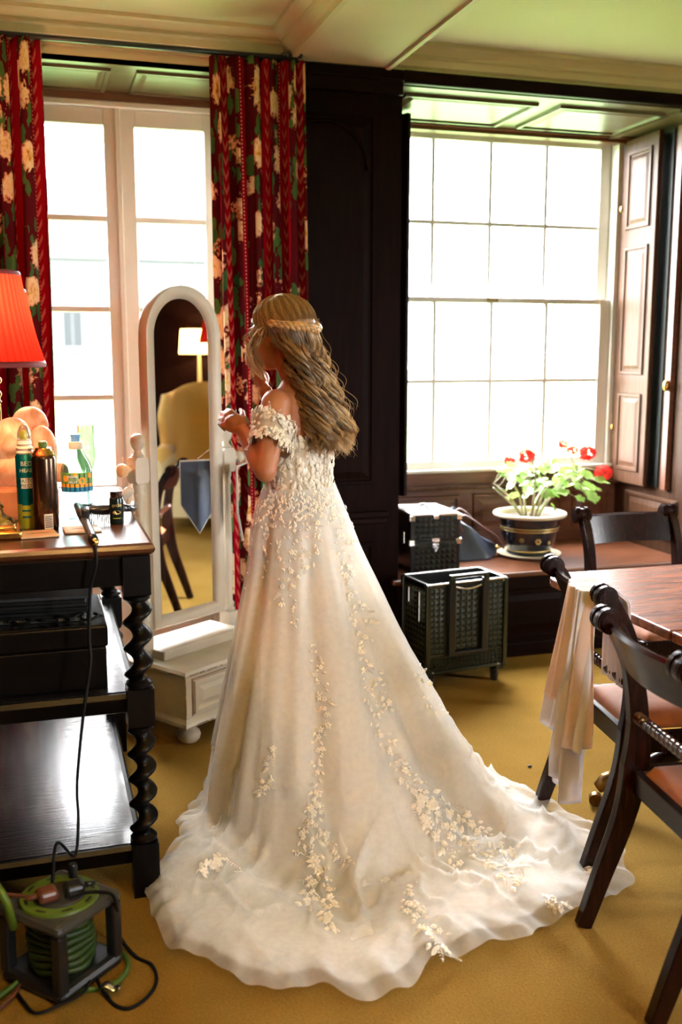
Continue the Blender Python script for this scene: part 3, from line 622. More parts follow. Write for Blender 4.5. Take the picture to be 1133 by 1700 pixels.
def can_b():
    x, y = .014, 2.908; r = .0345; t = thing('hairspray_can', (x, y, 1), 'tall dark bronze hairspray can with green nozzle beside teal can', 'spray can'); T = Matrix.Translation((x, y, 0))
    MB().lathe([(0, 1.0), (r - .003, 1.0), (r, 1.005), (r, 1.20), (r - .001, 1.205), (r - .003, 1.209)], 32, T).build('body', 'brownmetal', t, auto=40)
    MB().lathe([(r - .003, 1.209), (r, 1.213), (r - .003, 1.218), (r - .010, 1.226), (r - .012, 1.232), (.012, 1.234), (0, 1.234)], 32, T).build('collar', 'brass', t, auto=40)
    MB().lathe([(.012, 1.234), (.0125, 1.246), (.009, 1.25), (0, 1.25)], 16, T).box((x, y - .009, 1.244), (.008, .008, .006)).build('nozzle', 'greendisc', t, auto=40)
    wrap_rect(x, y, r, FA - .12, FA + .6, 1.005, 1.048, 'ivoryp', t, 'label_panel')
    for k in range(7): wrap_rect(x, y, r + .0006, FA - .06, FA + .5, 1.01 + k * .005, 1.0125 + k * .005, 'ink', t, 'barcode_line')
can_a(); can_b()
def bottle():
    x, y = .108, 3.055; r = .046; t = thing('water_bottle', (x, y, 1), 'clear plastic water bottle with fruit label and blue sports cap', 'bottle'); T = Matrix.Translation((x, y, 0))
    prof = [(0, 1.006), (.02, 1.006), (.028, 1.002), (.04, 1.004), (r, 1.018), (r - .003, 1.04), (r, 1.055), (r - .004, 1.068), (r, 1.082), (r, 1.14), (r - .001, 1.155), (r - .008, 1.175), (r - .02, 1.195), (.019, 1.207), (.0165, 1.212), (.0165, 1.218)]
    MB().lathe(prof, 40, T, ripple=lambda a, z: -.0015 * abs(math.sin(4 * a)) if z < 1.08 else 0).build('body', 'water', t, smooth=True)
    wrap_rect(x, y, r, FA - 1.9, FA + 1.9, 1.088, 1.102, 'lab_blue', t, 'label_band'); wrap_rect(x, y, r, FA - 1.9, FA + 1.9, 1.102, 1.112, 'lab_orange', t, 'label_band'); wrap_rect(x, y, r, FA - 1.9, FA + 1.9, 1.112, 1.145, 'lab_green', t, 'label')
    for da, dz, rr in ((.35, 1.12, .012), (-.75, 1.128, .010), (.9, 1.135, .008), (-.1, 1.14, .006)):
        mb = MB(); a0 = FA + da; mb.add([(x + (r + .001) * math.cos(a0 + rr * math.cos(q) / r), y + (r + .001) * math.sin(a0 + rr * math.cos(q) / r), dz + rr * math.sin(q)) for q in np.linspace(0, 2 * PI, 16, endpoint=False)], [tuple(range(16))]); mb.build('printed_orange', 'lab_orange', t)
    wrap_text('volvic', .015, x, y, r + .0008, 1.134, FA - .28, 'printw', t, bold=.0003); wrap_text('TOUCH OF', .007, x, y, r + .0008, 1.1245, FA - .25, 'printw', t); wrap_text('FRUIT', .010, x, y, r + .0008, 1.117, FA - .25, 'printw', t, bold=.0002)
    MB().lathe([(.0195, 1.212), (.0205, 1.214), (.0205, 1.232), (.018, 1.234), (0, 1.234)], 28, T).build('collar', 'ivoryp', t, auto=40)
    MB().lathe([(.0125, 1.234), (.0135, 1.238), (.0125, 1.244), (.0145, 1.250), (.0145, 1.256), (0, 1.257)], 20, T).build('cap', 'blueplastic', t, auto=40)
bottle()
def flute(x, y, z, h, label, r=.024):
    t = thing('champagne_flute', (x, y, z), label, 'glass'); T = Matrix.Translation((x, y, z)); k = h / .22
    MB().lathe([(0, .004), (.032, .002), (.033, 0), (0, 0)], 28, T).build('foot', 'clear', t, smooth=True)
    MB().lathe([(.004, .003), (.0035, .06 * k), (.004, .075 * k)], 12, T).build('stem', 'clear', t, smooth=True)
    MB().lathe([(0, .075 * k), (.010, .082 * k), (.020, .10 * k), (r, .125 * k), (r + .001, .15 * k), (r - .002, .22 * k), (r - .004, .22 * k), (r - .002, .15 * k), (r - .003, .125 * k), (.017, .10 * k), (0, .085 * k)], 32, T).build('bowl', 'clear', t, smooth=True)
flute(.152, 3.34, 1.0, .262, 'clear champagne flute behind the water bottle on the serving table', .030)
def gotb():
    x, y = .212, 2.935; r = .0205; t = thing('styling_powder_bottle', (x, y, 1), 'small dark green styling bottle near the table corner', 'bottle'); T = Matrix.Translation((x, y, 0))
    MB().lathe([(0, 1.0), (r - .002, 1.0), (r, 1.003), (r, 1.074), (r - .001, 1.078), (r - .004, 1.08)], 28, T).build('body', 'gdark', t, auto=40)
    MB().lathe([(r - .003, 1.08), (r - .003, 1.086), (r - .004, 1.087), (r - .003, 1.088), (r - .003, 1.098), (0, 1.098)], 28, T).build('cap', 'brownmetal', t, auto=40)
    wrap_text('got2b', .0125, x, y, r, 1.058, FA + .02, 'gold', t, bold=.0002)
    mb = MB(); mb.add([(x + (r + .0008) * math.cos(FA + .012 * math.cos(q) / r), y + (r + .0008) * math.sin(FA + .012 * math.cos(q) / r), 1.037 + .006 * math.sin(q) * abs(math.sin(q)) ** .3) for q in np.linspace(0, 2 * PI, 20, endpoint=False)], [tuple(range(20))]); mb.build('printed_eye', 'gold', t)
    wrap_rect(x, y, r, FA - .6, FA + .6, 1.019, 1.0205, 'lime', t, 'printed_line')
gotb()
def coaster(px, py, rz, label, w=.10):
    p = atZ(px, py, 1.0); o = MB().box((0, 0, .0035), (w, w, .005)).build('coaster', 'cork', bevel=.0015); o.matrix_world = Matrix.Translation((p.x, p.y, 1.0005)) @ rotz(R(rz)); tag(o, label, 'coaster', 'square coasters on the serving table')
    vs = [(.02 * math.cos(a) * 1.6, .006 * math.sin(a), .0062) for a in np.linspace(0, 2 * PI, 16, endpoint=False)]; MB().add(vs, [tuple(range(16))]).build('stain', 'worn', o); return o
coaster(63, 889, 8, 'square wooden coaster in front of the two hairspray cans'); coaster(136, 881, 4, 'square wooden coaster under the hair tool')
tbr = thing('paddle_brush', (.20, 2.99, 1.0), 'black hairbrush with white bristles behind the styling bottle', 'hairbrush')
mb = MB().sphere((.185, 2.99, 1.036), (.062, .026, .017), 24, 12); mb.build('head', 'black', tbr, smooth=True)
MB().tube([(.235, 3.0, 1.036), (.26, 3.03, 1.03), (.275, 3.1, 1.018), (.285, 3.2, 1.014)], [.012, .010, .011, .012], 10).build('handle', 'black', tbr, smooth=True)
mb = MB()
for i in range(17):
    for j in range(6): mb.tube([(.137 + i * .006, 2.974 + j * .006, 1.03), (.137 + i * .006 + rng.normal() * .001, 2.972 + j * .006, 1.001)], .0008, 4, cap=False)
mb.build('bristles', 'printw', tbr, kind='stuff')
tir = thing('hair_straightener', (.125, 2.9, 1.0), 'black hair tool hanging over the front edge of the serving table', 'hair tool')
pa, pb_, pc = Vector((.103, 2.985, 1.052)), Vector((.118, 2.86, 1.028)), Vector((.128, 2.60, 1.015))
MB().tube([pa, pa + (pb_ - pa) * .5, pb_], [.010, .013, .014], 14).build('barrel', 'black', tir, smooth=True)
MB().tube([pb_, pb_ + (pc - pb_) * .3, pb_ + (pc - pb_) * .8, pc], [.013, .0115, .013, .014], 14).build('handle', 'black', tir, smooth=True)
MB().box((.121, 2.88, 1.048), (.022, .06, .026)).build('trigger', 'darkgrey', tir, bevel=.006)
MB().tube([pc, pc + Vector((.003, -.02, -.001))], [.010, .009], 12).build('ring', 'brass', tir, smooth=True)
# brass foot by the front edge (lamp foot trinket)
# cable from the hair tool down to the reel
q = [pc + Vector((0, -.015, 0)), Vector((.13, 2.575, .96)), atY(150, 980, 2.585), atY(148, 1060, 2.585), atY(150, 1100, 2.58), atY(138, 1190, 2.57), atY(128, 1300, 2.56), atY(130, 1360, 2.54), atY(124, 1420, 2.50), Vector((.0, 2.40, .30)), Vector((-.015, 2.34, .23))]
tag(MB().tube(bez(q, 8), .0042, 8).build('power_cable', 'rubber', smooth=True), 'black cable hanging from the hair tool to the cable reel', 'cable')

# ------------------------------------------------------------------ cable reel and cables on the carpet
tr = thing('cable_reel', (-.0, 2.33, 0), 'grey and green cable reel on the carpet under the serving table', 'cable reel', rz=0)
RC = Vector((.0, 2.325, 0)); Q = Matrix.Translation(RC) @ rotz(R(42))
def qb(mb, c, d): return mb.box(RC + rotz(R(42)) @ Vector(c), d, rotz(R(42)).to_3x3())
mb = MB(); qb(mb, (0, 0, .185), (.21, .21, .03)); mb.build('top_housing', 'grey', tr, bevel=.02)
mb = MB(); qb(mb, (0, 0, .02), (.21, .21, .035)); mb.build('bottom_housing', 'darkgrey', tr, bevel=.015)
mb = MB()
for sx in (-1, 1):
    for sy in (-1, 1): mb = MB(); qb(mb, (sx * .088, sy * .088, .1), (.03, .03, .15)); mb.build('corner_post', 'darkgrey', tr, bevel=.006)
TR = Matrix.Translation(RC)
MB().lathe([(.062, .2), (.064, .206), (.092, .206), (.094, .2)], 48, TR).build('green_ring', 'greendisc', tr, auto=40)
for k in range(8):
    a = 2 * PI * k / 8 + .2; mb = MB(); n = 6
    g = np.array([[(RC.x + r_ * math.cos(a + d_), RC.y + r_ * math.sin(a + d_), .2068) for r_ in (.076, .083)] for d_ in np.linspace(-.16, .16, n)]); mb.grid(g).build('slot', 'black', tr)
MB().lathe([(0, .207), (.058, .207), (.06, .2)], 40, TR).build('socket_plate', 'grey', tr, auto=40)
for k in range(4):
    for dx, dy in ((0, .007), (-.007, -.005), (.007, -.005)):
        c = RC + rotz(R(42 + 90 * k)) @ Vector((.036 + dx, dy, .2075)); MB().box(c, (.005, .004, .001)).build('socket_hole', 'black', tr)
mb = MB(); mb.lathe([(.011, .2), (.012, .235), (.010, .24), (0, .24)], 16, Matrix.Translation(RC + Vector((.035, .075, 0)))); kn = mb.build('crank_knob', 'darkgrey', tr, auto=40)
MB().disc(RC + Vector((.035, .075, .2405)), .009, 16).build('cap', 'grey', kn)
mb = MB()
for k in range(7):
    z = .045 + k * .018; mb.tube([(RC.x + (.072 + .004 * math.sin(5 * a + k)) * math.cos(a), RC.y + (.072 + .004 * math.sin(5 * a + k)) * math.sin(a), z) for a in np.linspace(0, 2 * PI, 33)], .0085, 8, cap=False)
M['wound'] = mat('dark_green_cable', (.018, .045, .004), rough=.5); mb.build('wound_cable', 'wound', tr, smooth=True)
def plug(c, rz, m, label):
    t = thing('plug', c, label, 'plug', rz=R(rz)); mb = MB().box((0, 0, .014), (.048, .046, .028)); o = mb.build('body', m, t, bevel=.009, local=True)
    MB().tube([(.024, 0, .016), (.05, 0, .016)], [.008, .005], 8).build('cord_grip', m, t, smooth=True, local=True); return t
plug((-.028, 2.305, .208), 195, 'brownleather', 'brown plug in the cable reel'); plug((.035, 2.315, .208), 10, 'black', 'black plug in the cable reel beside the brown one')
def floor_cable(px, r, m, label, z=None):
    P_ = [atZ(a, b, r + (c or 0)) for a, b, c in px]; return tag(MB().tube(bez(P_, 10), r, 8).build('cable', m, smooth=True), label, 'cable')
floor_cable([(-30, 1480, .23), (20, 1486, .222), (55, 1490, .222)], .0045, 'brownleather', 'brown cable running left from the reel')
floor_cable([(140, 1482, .222), (165, 1481, .222), (188, 1487, .215), (196, 1520, .12), (200, 1556, .03), (225, 1588, 0), (252, 1602, 0), (260, 1628, 0), (245, 1655, 0), (215, 1674, 0), (190, 1668, 0), (176, 1650, 0)], .0045, 'rubber', 'black cable looping from the reel over the carpet')
floor_cable([(-20, 1668, 0), (30, 1630, .012), (60, 1610, .012), (75, 1632, 0), (110, 1645, 0), (150, 1643, 0), (185, 1635, 0), (207, 1618, 0), (212, 1596, .0), (195, 1577, 0), (160, 1570, 0), (140, 1574, .005)], .0068, 'greencable', 'thick green cable looped on the carpet')
floor_cable([(95, 1520, .14), (115, 1550, .05), (150, 1568, .014), (158, 1600, .012), (150, 1628, .016), (135, 1650, .016), (100, 1668, .008), (60, 1682, .008), (40, 1665, .004), (30, 1650, .004)], .004, 'rubber', 'thin black cable knotted over the green cable')
floor_cable([(-20, 1690, .0), (20, 1655, .008), (45, 1615, .014), (70, 1600, .008), (105, 1602, .004)], .0045, 'brownleather', 'brown cable with a paper tag on the carpet')
floor_cable([(158, 1600, .004), (162, 1625, .006), (170, 1645, .012), (178, 1650, .012)], .004, 'rubber', 'short black cable ending at the silver tag')
for (px, py, ww, m, lb, rz, tz) in ((185, 1640, .045, 'chrome', 'silver warning tag on the black cable', -18, .016), (102, 1600, .028, 'paper', 'small cream paper tag on the brown cable', 60, .014)):
    g = np.array([[(ww * (i / 6 - .5), .024 * (j / 2 - .5), .006 * math.sin(i * 1.1) + .004) for j in range(3)] for i in range(7)])
    o = MB().grid(g).build('cable_tag', m, smooth=True, solid=.0008); c = atZ(px, py, tz); o.matrix_world = Matrix.Translation(c) @ rotz(R(rz)); tag(o, lb, 'tag')
c = atZ(-4, 1475, .28); tag(MB().tube([(c.x - .05, c.y + .02, .15), (c.x - .03, c.y, .26), (c.x, c.y, .29), (c.x + .018, c.y, .24), (c.x + .03, c.y + .01, .17)], .010, 10).build('reel_handle', 'greendisc', smooth=True), 'green hooped handle beside the cable reel', 'handle')

# ================================================================== CHEVAL MIRROR
MA = R(35.0); MU = Vector((math.cos(MA), math.sin(MA), 0)); MV = Vector((-math.sin(MA), math.cos(MA), 0)); MC0 = Vector((.49, 3.60, 0))
MW = frame_to(MC0, MU, MV, (0, 0, 1))                     # local: x along the front, y to the back, z up
tm = thing('cheval_mirror', MC0, 'tall arched cream cheval mirror on a drawer base with bun feet', 'mirror')
tm.rotation_euler = (0, 0, MA)
def ml(mb): mb.v = [tuple(MW @ Vector(q)) for q in mb.v]; return mb
UW, UC = .545, .2725
mb = MB().bb(.0, UW, 0, .44, .115, .285); ml(mb).build('drawer_box', 'mirrorwhite', tm, bevel=.004)
vs = []
def mslab(x0, x1, y0, y1, prof): return slab(x0, x1, y0, y1, prof)
ml(mslab(.0, UW, .0, .44, [(0, .284), (.006, .286), (.012, .293), (.012, .298), (.004, .304), (0, .307)])).build('base_top', 'mirrorwhite', tm)
ml(mslab(.0, UW, .0, .44, [(0, .085), (.014, .09), (.02, .098), (.016, .108), (.004, .118), (0, .122)])).build('base_moulding', 'mirrorwhite', tm)
ml(MB().bb(.05, UW - .05, .17, .37, .306, .345)).build('plinth', 'mirrorwhite', tm, bevel=.006)
o = raised_panel(.035, UW - .035, .135, .27, .0, 'drawer', 'mirrorwhite', None, d=.012, b=.018); o.parent = tm
o.matrix_parent_inverse = Matrix.LocRotScale(tm.location, tm.rotation_euler, (1, 1, 1)).inverted(); o.matrix_basis = MW
mb = MB()
for x0, x1, z0, z1 in ((.03, .036, .13, .275), (UW - .036, UW - .03, .13, .275), (.03, UW - .03, .272, .276)): mb.bb(x0, x1, -.0015, .001, z0, z1)
ml(mb).build('drawer_gap', 'worn', tm, kind='stuff')
ml(MB().sphere((UC, -.022, .205), .014, 14, 10)).build('drawer_knob', 'brass', tm, smooth=True)
mb = MB()
for k in range(26):
    x = rng.uniform(.0, UW); mb.bb(x, x + rng.uniform(.008, .04), -.0128, -.0118, .292 + rng.uniform(0, .003), .298)
for k in range(16):
    y = rng.uniform(.0, .4); mb.bb(-.0128, -.0118, y, y + rng.uniform(.008, .03), .293, .297)
for k in range(14):
    x = rng.uniform(.0, UW - .05); mb.bb(x, x + rng.uniform(.01, .04), -.0206, -.0196, .096, .1005)
for k in range(7): z = rng.uniform(.13, .26); mb.bb(-.0005, .002, -.0006, .001, z, z + rng.uniform(.01, .03))
ml(mb).build('paint_wear', 'worn', tm, kind='stuff')
for fx, fy in ((.07, .065), (UW - .07, .065), (.07, .38), (UW - .07, .38)):
    ml(MB().lathe([(0, 0), (.03, .002), (.043, .015), (.047, .03), (.042, .045), (.028, .055), (.024, .060), (.034, .068), (.034, .076), (.028, .09), (0, .09)], 24, Matrix.Translation((fx, fy, 0)))).build('bun_foot', 'mirrorwhite', tm, auto=50)
PY = .27
for k, px_ in enumerate((.035, UW - .035)):
    T = Matrix.Translation((px_, PY, 0)); mb = MB()
    mb.bb(px_ - .025, px_ + .025, PY - .03, PY + .03, .306, .40)
    mb.lathe([(.022, .40), (.027, .405), (.027, .412), (.020, .418), (.024, .43), (.024, .436), (.018, .445), (.021, .60), (.019, .80), (.016, .94), (.021, .955), (.021, .962), (.017, .97), (.022, .985), (.022, .995), (.018, 1.0)], 20, T)
    mb.prism([(-.026, .0), (.026, .0), (.034, .012), (.034, .085), (.026, .10), (-.026, .10), (-.034, .085), (-.034, .012)], .05, Matrix.Translation((px_, PY + .025, 1.0)) @ Matrix.Rotation(PI / 2, 4, 'X'))
    mb.lathe([(.022, 1.10), (.026, 1.105), (.016, 1.115), (.013, 1.125), (.024, 1.14), (.029, 1.158), (.026, 1.175), (.014, 1.187), (0, 1.19)], 20, T)
    po = ml(mb).build('post', 'mirrorwhite', tm, auto=45)
    s_ = -1 if k == 0 else 1
    ml(MB().lathe([(.012, 0), (.012, .028), (.022, .034), (.027, .045), (.024, .058), (.012, .066), (0, .067)], 18, Matrix.Translation((px_ + s_ * .030, PY, 1.055)) @ Matrix.Rotation(s_ * PI / 2, 4, 'Y'))).build('tilt_knob', 'mirrorwhite' if k else 'cork', po, auto=50)
# arched frame (rounded section), glass, backboard
def arch(hw, zb, zs, n=28, rc=.0):
    pts = [(UC - hw, zb + rc)] if rc else [(UC - hw, zb)]
    pts += [(UC - hw, zs)] + [(UC - hw * math.cos(a), zs + hw * math.sin(a)) for a in np.linspace(0, PI, n)[1:-1]] + [(UC + hw, zs), (UC + hw, zb + rc if rc else zb)]
    if rc: pts += [(UC + hw - rc * (1 - math.cos(a)), zb + rc - rc * math.sin(a)) for a in np.linspace(0, PI / 2, 6)[1:]] + [(UC - hw + rc * (1 - math.cos(a)), zb + rc - rc * math.sin(a)) for a in np.linspace(PI / 2, 0, 6)[:-1]]
    return pts
ZS = 1.553
def ring_pts(hw, zb, y, n=40):
    base = [(UC - hw, zb), ] ; P_ = []
    per = []
    for i in range(8): per.append((UC - hw, zb + (ZS - zb) * i / 8))
    for a in np.linspace(0, PI, n): per.append((UC - hw * math.cos(a), ZS + hw * math.sin(a)))
    for i in range(1, 9): per.append((UC + hw, ZS - (ZS - zb) * i / 8))
    for i in range(1, 8): per.append((UC + hw - 2 * hw * i / 8, zb))
    return [(x, y, z) for x, z in per]
rings = [ring_pts(.198, .412, PY + .022), ring_pts(.200, .41, PY + .016), ring_pts(.200, .41, PY - .016), ring_pts(.196, .414, PY - .022), ring_pts(.170, .438, PY - .024), ring_pts(.161, .446, PY - .020), ring_pts(.150, .456, PY - .012), ring_pts(.146, .461, PY + .0)]
ml(MB().grid(np.array(rings), cv=True)).build('mirror_frame', 'mirrorwhite', tm, auto=40)
M['mirror'] = mat('silvered_glass', (.93, .94, .93), rough=.0, metal=1)
rp_ = ring_pts(.148, .459, PY - .003); ml(MB().add(rp_, [tuple(range(len(rp_)))])).build('mirror_glass', 'mirror', tm)
rp_ = ring_pts(.197, .413, PY + .021); ml(MB().add(rp_, [tuple(range(len(rp_)))])).build('backboard', 'worn', tm)
# heart hanging from the left knob
HK = atD(204, 772, 3.72)
th = thing('heart_ornament', HK, 'cream wooden heart hanging by a string from the mirror knob', 'ornament')
hp = []
for a in np.linspace(0, 2 * PI, 40, endpoint=False):
    hp.append((16 * math.sin(a) ** 3 / 16 * .036, (13 * math.cos(a) - 5 * math.cos(2 * a) - 2 * math.cos(3 * a) - math.cos(4 * a)) / 17 * .038))
hm = frame_to(HK + Vector((-.004, -.03, -.105)), (.985, -.17, 0), (0, 0, 1), (-.17, -.985, 0)); n = len(hp); vs = []; 
for sc_, dz in ((.0, .012), (.55, .0115), (.85, .007), (1.0, .0), (.85, -.007), (.55, -.0115), (0, -.012)):
    vs += [hm @ Vector((x * sc_, y * sc_, dz)) for x, y in hp]
mb = MB().add(vs, [(k * n + i, k * n + (i + 1) % n, (k + 1) * n + (i + 1) % n, (k + 1) * n + i) for k in range(6) for i in range(n)])
mb.build('heart', 'mirrorwhite', th, smooth=True)
MB().tube([HK + Vector((0, -.01, .03)), HK + Vector((-.004, -.03, -.02)), HK + Vector((-.004, -.03, -.085))], .0015, 6).build('string', 'cork', th, smooth=True)

thm = thing('hand_mirror', (.79, 3.93, .93), 'navy backed hexagonal mirror with white edge hung beside the cheval mirror', 'mirror')
_n = Vector((.9, -.44, 0)).normalized(); _h = Vector((.44, .9, 0)); _c = Vector((.79, 3.985, .885)); _F = frame_to(_c, _h, PZ_ := Vector((0, 0, 1)), -_h.cross(PZ_) * -1)
def _hex(k): return [(x * k, z * k) for x, z in ((-.08, .16), (-.08, -.03), (0, -.16), (.08, -.03), (.08, .16))]
MB().prism(_hex(1.0), .008, _F).build('edge_frame', 'white', thm, bevel=.001); MB().prism(_hex(.96), .0012, _F @ Matrix.Translation((0, 0, .0075))).build('mirror_glass', 'mirror', thm); MB().prism(_hex(.96), .0012, _F @ Matrix.Translation((0, 0, -.0008))).build('backing', 'navy', thm)
MB().tube([_c + Vector((0, 0, .165)), MW @ Vector((UW - .035, PY - .03, 1.13))], .002, 6).build('cord', 'cork', thm, smooth=True)

# ================================================================== CASES, BAG AND POT BY THE WINDOW SEAT
def pyramids(o, ux, uz, nrm, nx, nz, w_, h_, d, m, parent, name='diamond_panel'):
    vs = []; fs = []; o = Vector(o); ux = Vector(ux); uz = Vector(uz); nrm = Vector(nrm)
    for i in range(nx):
        for j in range(nz):
            p = o + ux * (w_ * i / nx) + uz * (h_ * j / nz); a = ux * (w_ / nx); b = uz * (h_ / nz); k = len(vs)
            vs += [p, p + a, p + a + b, p + b, p + a * .5 + b * .5 + nrm * d]; fs += [(k, k + 1, k + 4), (k + 1, k + 2, k + 4), (k + 2, k + 3, k + 4), (k + 3, k, k + 4)]
    return MB().add(vs, fs).build(name, m, parent, kind='stuff')
def trolley():
    c = Vector((1.79, 4.085, 0)); rz = R(7); ax = Vector((math.cos(rz), math.sin(rz), 0)); ay = Vector((-math.sin(rz), math.cos(rz), 0)); Z = Vector((0, 0, 1))
    t = thing('trolley_case', c, 'open topped black quilted trolley case on wheels on the carpet', 'case', rz=rz); F = frame_to(c, ax, ay, Z)
    def b(x0, x1, y0, y1, z0, z1, name, m, bev=.003):
        mb = MB().bb(x0, x1, y0, y1, z0, z1); mb.v = [tuple(F @ Vector(q)) for q in mb.v]; return mb.build(name, m, t, bevel=bev)
    W, D, z0, z1 = .20, .115, .075, .485
    b(-W, W, -D, -D + .008, z0, z1, 'front_panel', 'case'); b(-W, W, D - .008, D, z0, z1, 'back_panel', 'case'); b(-W, -W + .008, -D, D, z0, z1, 'side_panel', 'case'); b(W - .008, W, -D, D, z0, z1, 'side_panel', 'case'); b(-W, W, -D, D, z0, z0 + .01, 'bottom_panel', 'case')
    for sx in (-1, 1):
        for sy in (-1, 1): b(sx * W - .011, sx * W + .011, sy * D - .011, sy * D + .011, z0 - .005, z1 + .002, 'corner_rail', 'casegreen', .005)
    for k, (x0, x1, y0, y1) in enumerate(((-W, W, -D - .007, -D + .007), (-W, W, D - .007, D + .007), (-W - .007, -W + .007, -D, D), (W - .007, W + .007, -D, D))): b(x0, x1, y0, y1, z1 - .002, z1 + .006, 'rim', 'chrome', .002)
    b(-W, W, -D - .004, -D, z0, z0 + .012, 'bottom_rail', 'casegreen')
    fp = lambda x, z: F @ Vector((x, -D - .0005, z))
    for x0, x1, za, zb, nx, nz in ((-.19, -.112, .165, .47, 3, 12), (-.058, .058, .175, .455, 4, 10), (.112, .19, .165, .47, 3, 12), (-.19, .19, .09, .16, 19, 4)):
        pyramids(fp(x0, za), ax, Z, -ay, nx, nz, x1 - x0, zb - za, .009, 'casegreen', t)
    pyramids(F @ Vector((-W - .0005, D - .02, .10)), -ay, Z, -ax, 7, 14, 2 * D - .04, .36, .006, 'casegreen', t)
    for x in (-.085, .085): b(x - .016, x + .016, -D - .022, -D - .002, .165, z1 + .018, 'handle_channel', 'case', .004)
    b(-.10, .10, -D - .022, -D - .004, .155, .175, 'channel_foot', 'case', .004)
    mb = MB().bb(-.10, .10, -D - .026, -D - .002, z1 + .026, z1 + .042).bb(-.10, -.078, -D - .026, -D - .002, z1, z1 + .03).bb(.078, .10, -D - .026, -D - .002, z1, z1 + .03); mb.v = [tuple(F @ Vector(q)) for q in mb.v]; hd = mb.build('pull_handle', 'casegreen', t, bevel=.005)
    mb = MB().tube([F @ Vector((x, -D - .012, z1 - .012 - .016 * math.cos(x / .075 * PI / 2))) for x in np.linspace(-.075, .075, 12)], .005, 8); mb.build('grip_bar', 'chrome', t, smooth=True)
    for sx in (-1, 1):
        for sy in (-1, 1):
            b(sx * (W - .02) - .022, sx * (W - .02) + .022, sy * (D - .02) - .02, sy * (D - .02) + .02, .055, .10, 'corner_cap', 'black', .006)
            T = F @ Matrix.Translation((sx * (W - .03), sy * (D - .03), 0)); MB().lathe([(0, .0), (.017, .0), (.018, .006), (.021, .06), (0, .06)], 16, T).build('caster', 'black', t, auto=40)
    for y, z in ((-.05, .40), (.05, .40), (-.05, .33)): b(-W - .016, -W - .002, y - .012, y + .012, z - .02, z + .05, 'latch', 'chrome', .003)
    for x, z in ((-.19, .475), (.19, .475), (-.17, .085), (.17, .085)): MB().sphere(fp(x, z), .006, 10, 8).build('rivet', 'chrome', t, smooth=True)
trolley()
def vanity():
    c = Vector((1.835, 4.57, .431)); rz = R(-1); ax = Vector((math.cos(rz), math.sin(rz), 0)); ay = Vector((-math.sin(rz), math.cos(rz), 0)); Z = Vector((0, 0, 1))
    t = thing('vanity_case', c, 'black quilted vanity case with metal corners on the window seat', 'case', rz=rz); F = frame_to(c, ax, ay, Z)
    def b(x0, x1, y0, y1, z0, z1, name, m, bev=.003):
        mb = MB().bb(x0, x1, y0, y1, z0, z1); mb.v = [tuple(F @ Vector(q)) for q in mb.v]; return mb.build(name, m, t, bevel=bev)
    W, D, H_ = .122, .15, .285
    b(-W, W, -D, D, 0, .155, 'body', 'case', .004); b(-W, W, -D, D, .158, H_, 'lid', 'case', .004); b(-W + .004, W - .004, -D + .004, D - .004, H_, H_ + .004, 'top_panel', 'grey2', .002)
    fp = lambda x, z: F @ Vector((x, -D - .0005, z))
    pyramids(fp(-W + .012, .01), ax, Z, -ay, 8, 5, 2 * W - .024, .135, .008, 'case', t); pyramids(fp(-W + .012, .168), ax, Z, -ay, 8, 4, 2 * W - .024, .11, .008, 'case', t)
    for k, (x0, x1, y0, y1) in enumerate(((-W, W, -D - .003, -D + .006), (-W, W, D - .006, D + .003), (-W - .003, -W + .006, -D, D), (W - .006, W + .003, -D, D))): b(x0, x1, y0, y1, H_ - .006, H_ + .006, 'rim', 'chrome', .002)
    for sx in (-1, 1):
        b(sx * W - .006, sx * W + .006, -D - .004, -D + .006, .004, H_, 'corner_rail', 'case', .002)
        for z in (H_ - .03, .135): b(sx * W - .014, sx * W + .014, -D - .007, -D + .012, z, z + .03, 'corner_cap', 'chrome', .004)
    b(-.02, .02, -D - .012, -D - .002, .15, .17, 'latch', 'chrome', .004); b(-.013, .013, -D - .012, -D - .002, H_ - .022, H_, 'latch', 'chrome', .004)
    MB().prism([(-.015, .02), (.015, .02), (.018, .0), (0, -.028), (-.018, .0)], .006, frame_to(fp(0, .125), ax, Z, -ay)).build('lock_plate', 'chrome', t, bevel=.002)
    b(-W - .01, -W - .002, -.06, -.03, .13, .19, 'latch', 'chrome', .004)
    for y in (-.06, .06): MB().sphere(F @ Vector((0, y, H_ + .016)), .009, 10, 8).build('handle_lug', 'chrome', t, smooth=True)
    MB().tube([F @ Vector((0, y, H_ + .012 + .016 * math.cos(y / .06 * PI / 2))) for y in np.linspace(-.06, .06, 10)], .007, 8).build('handle', 'black', t, smooth=True)
M['grey2'] = mat('silver_grey_lid', (.30, .30, .30), rough=.22, metal=.5)
vanity()
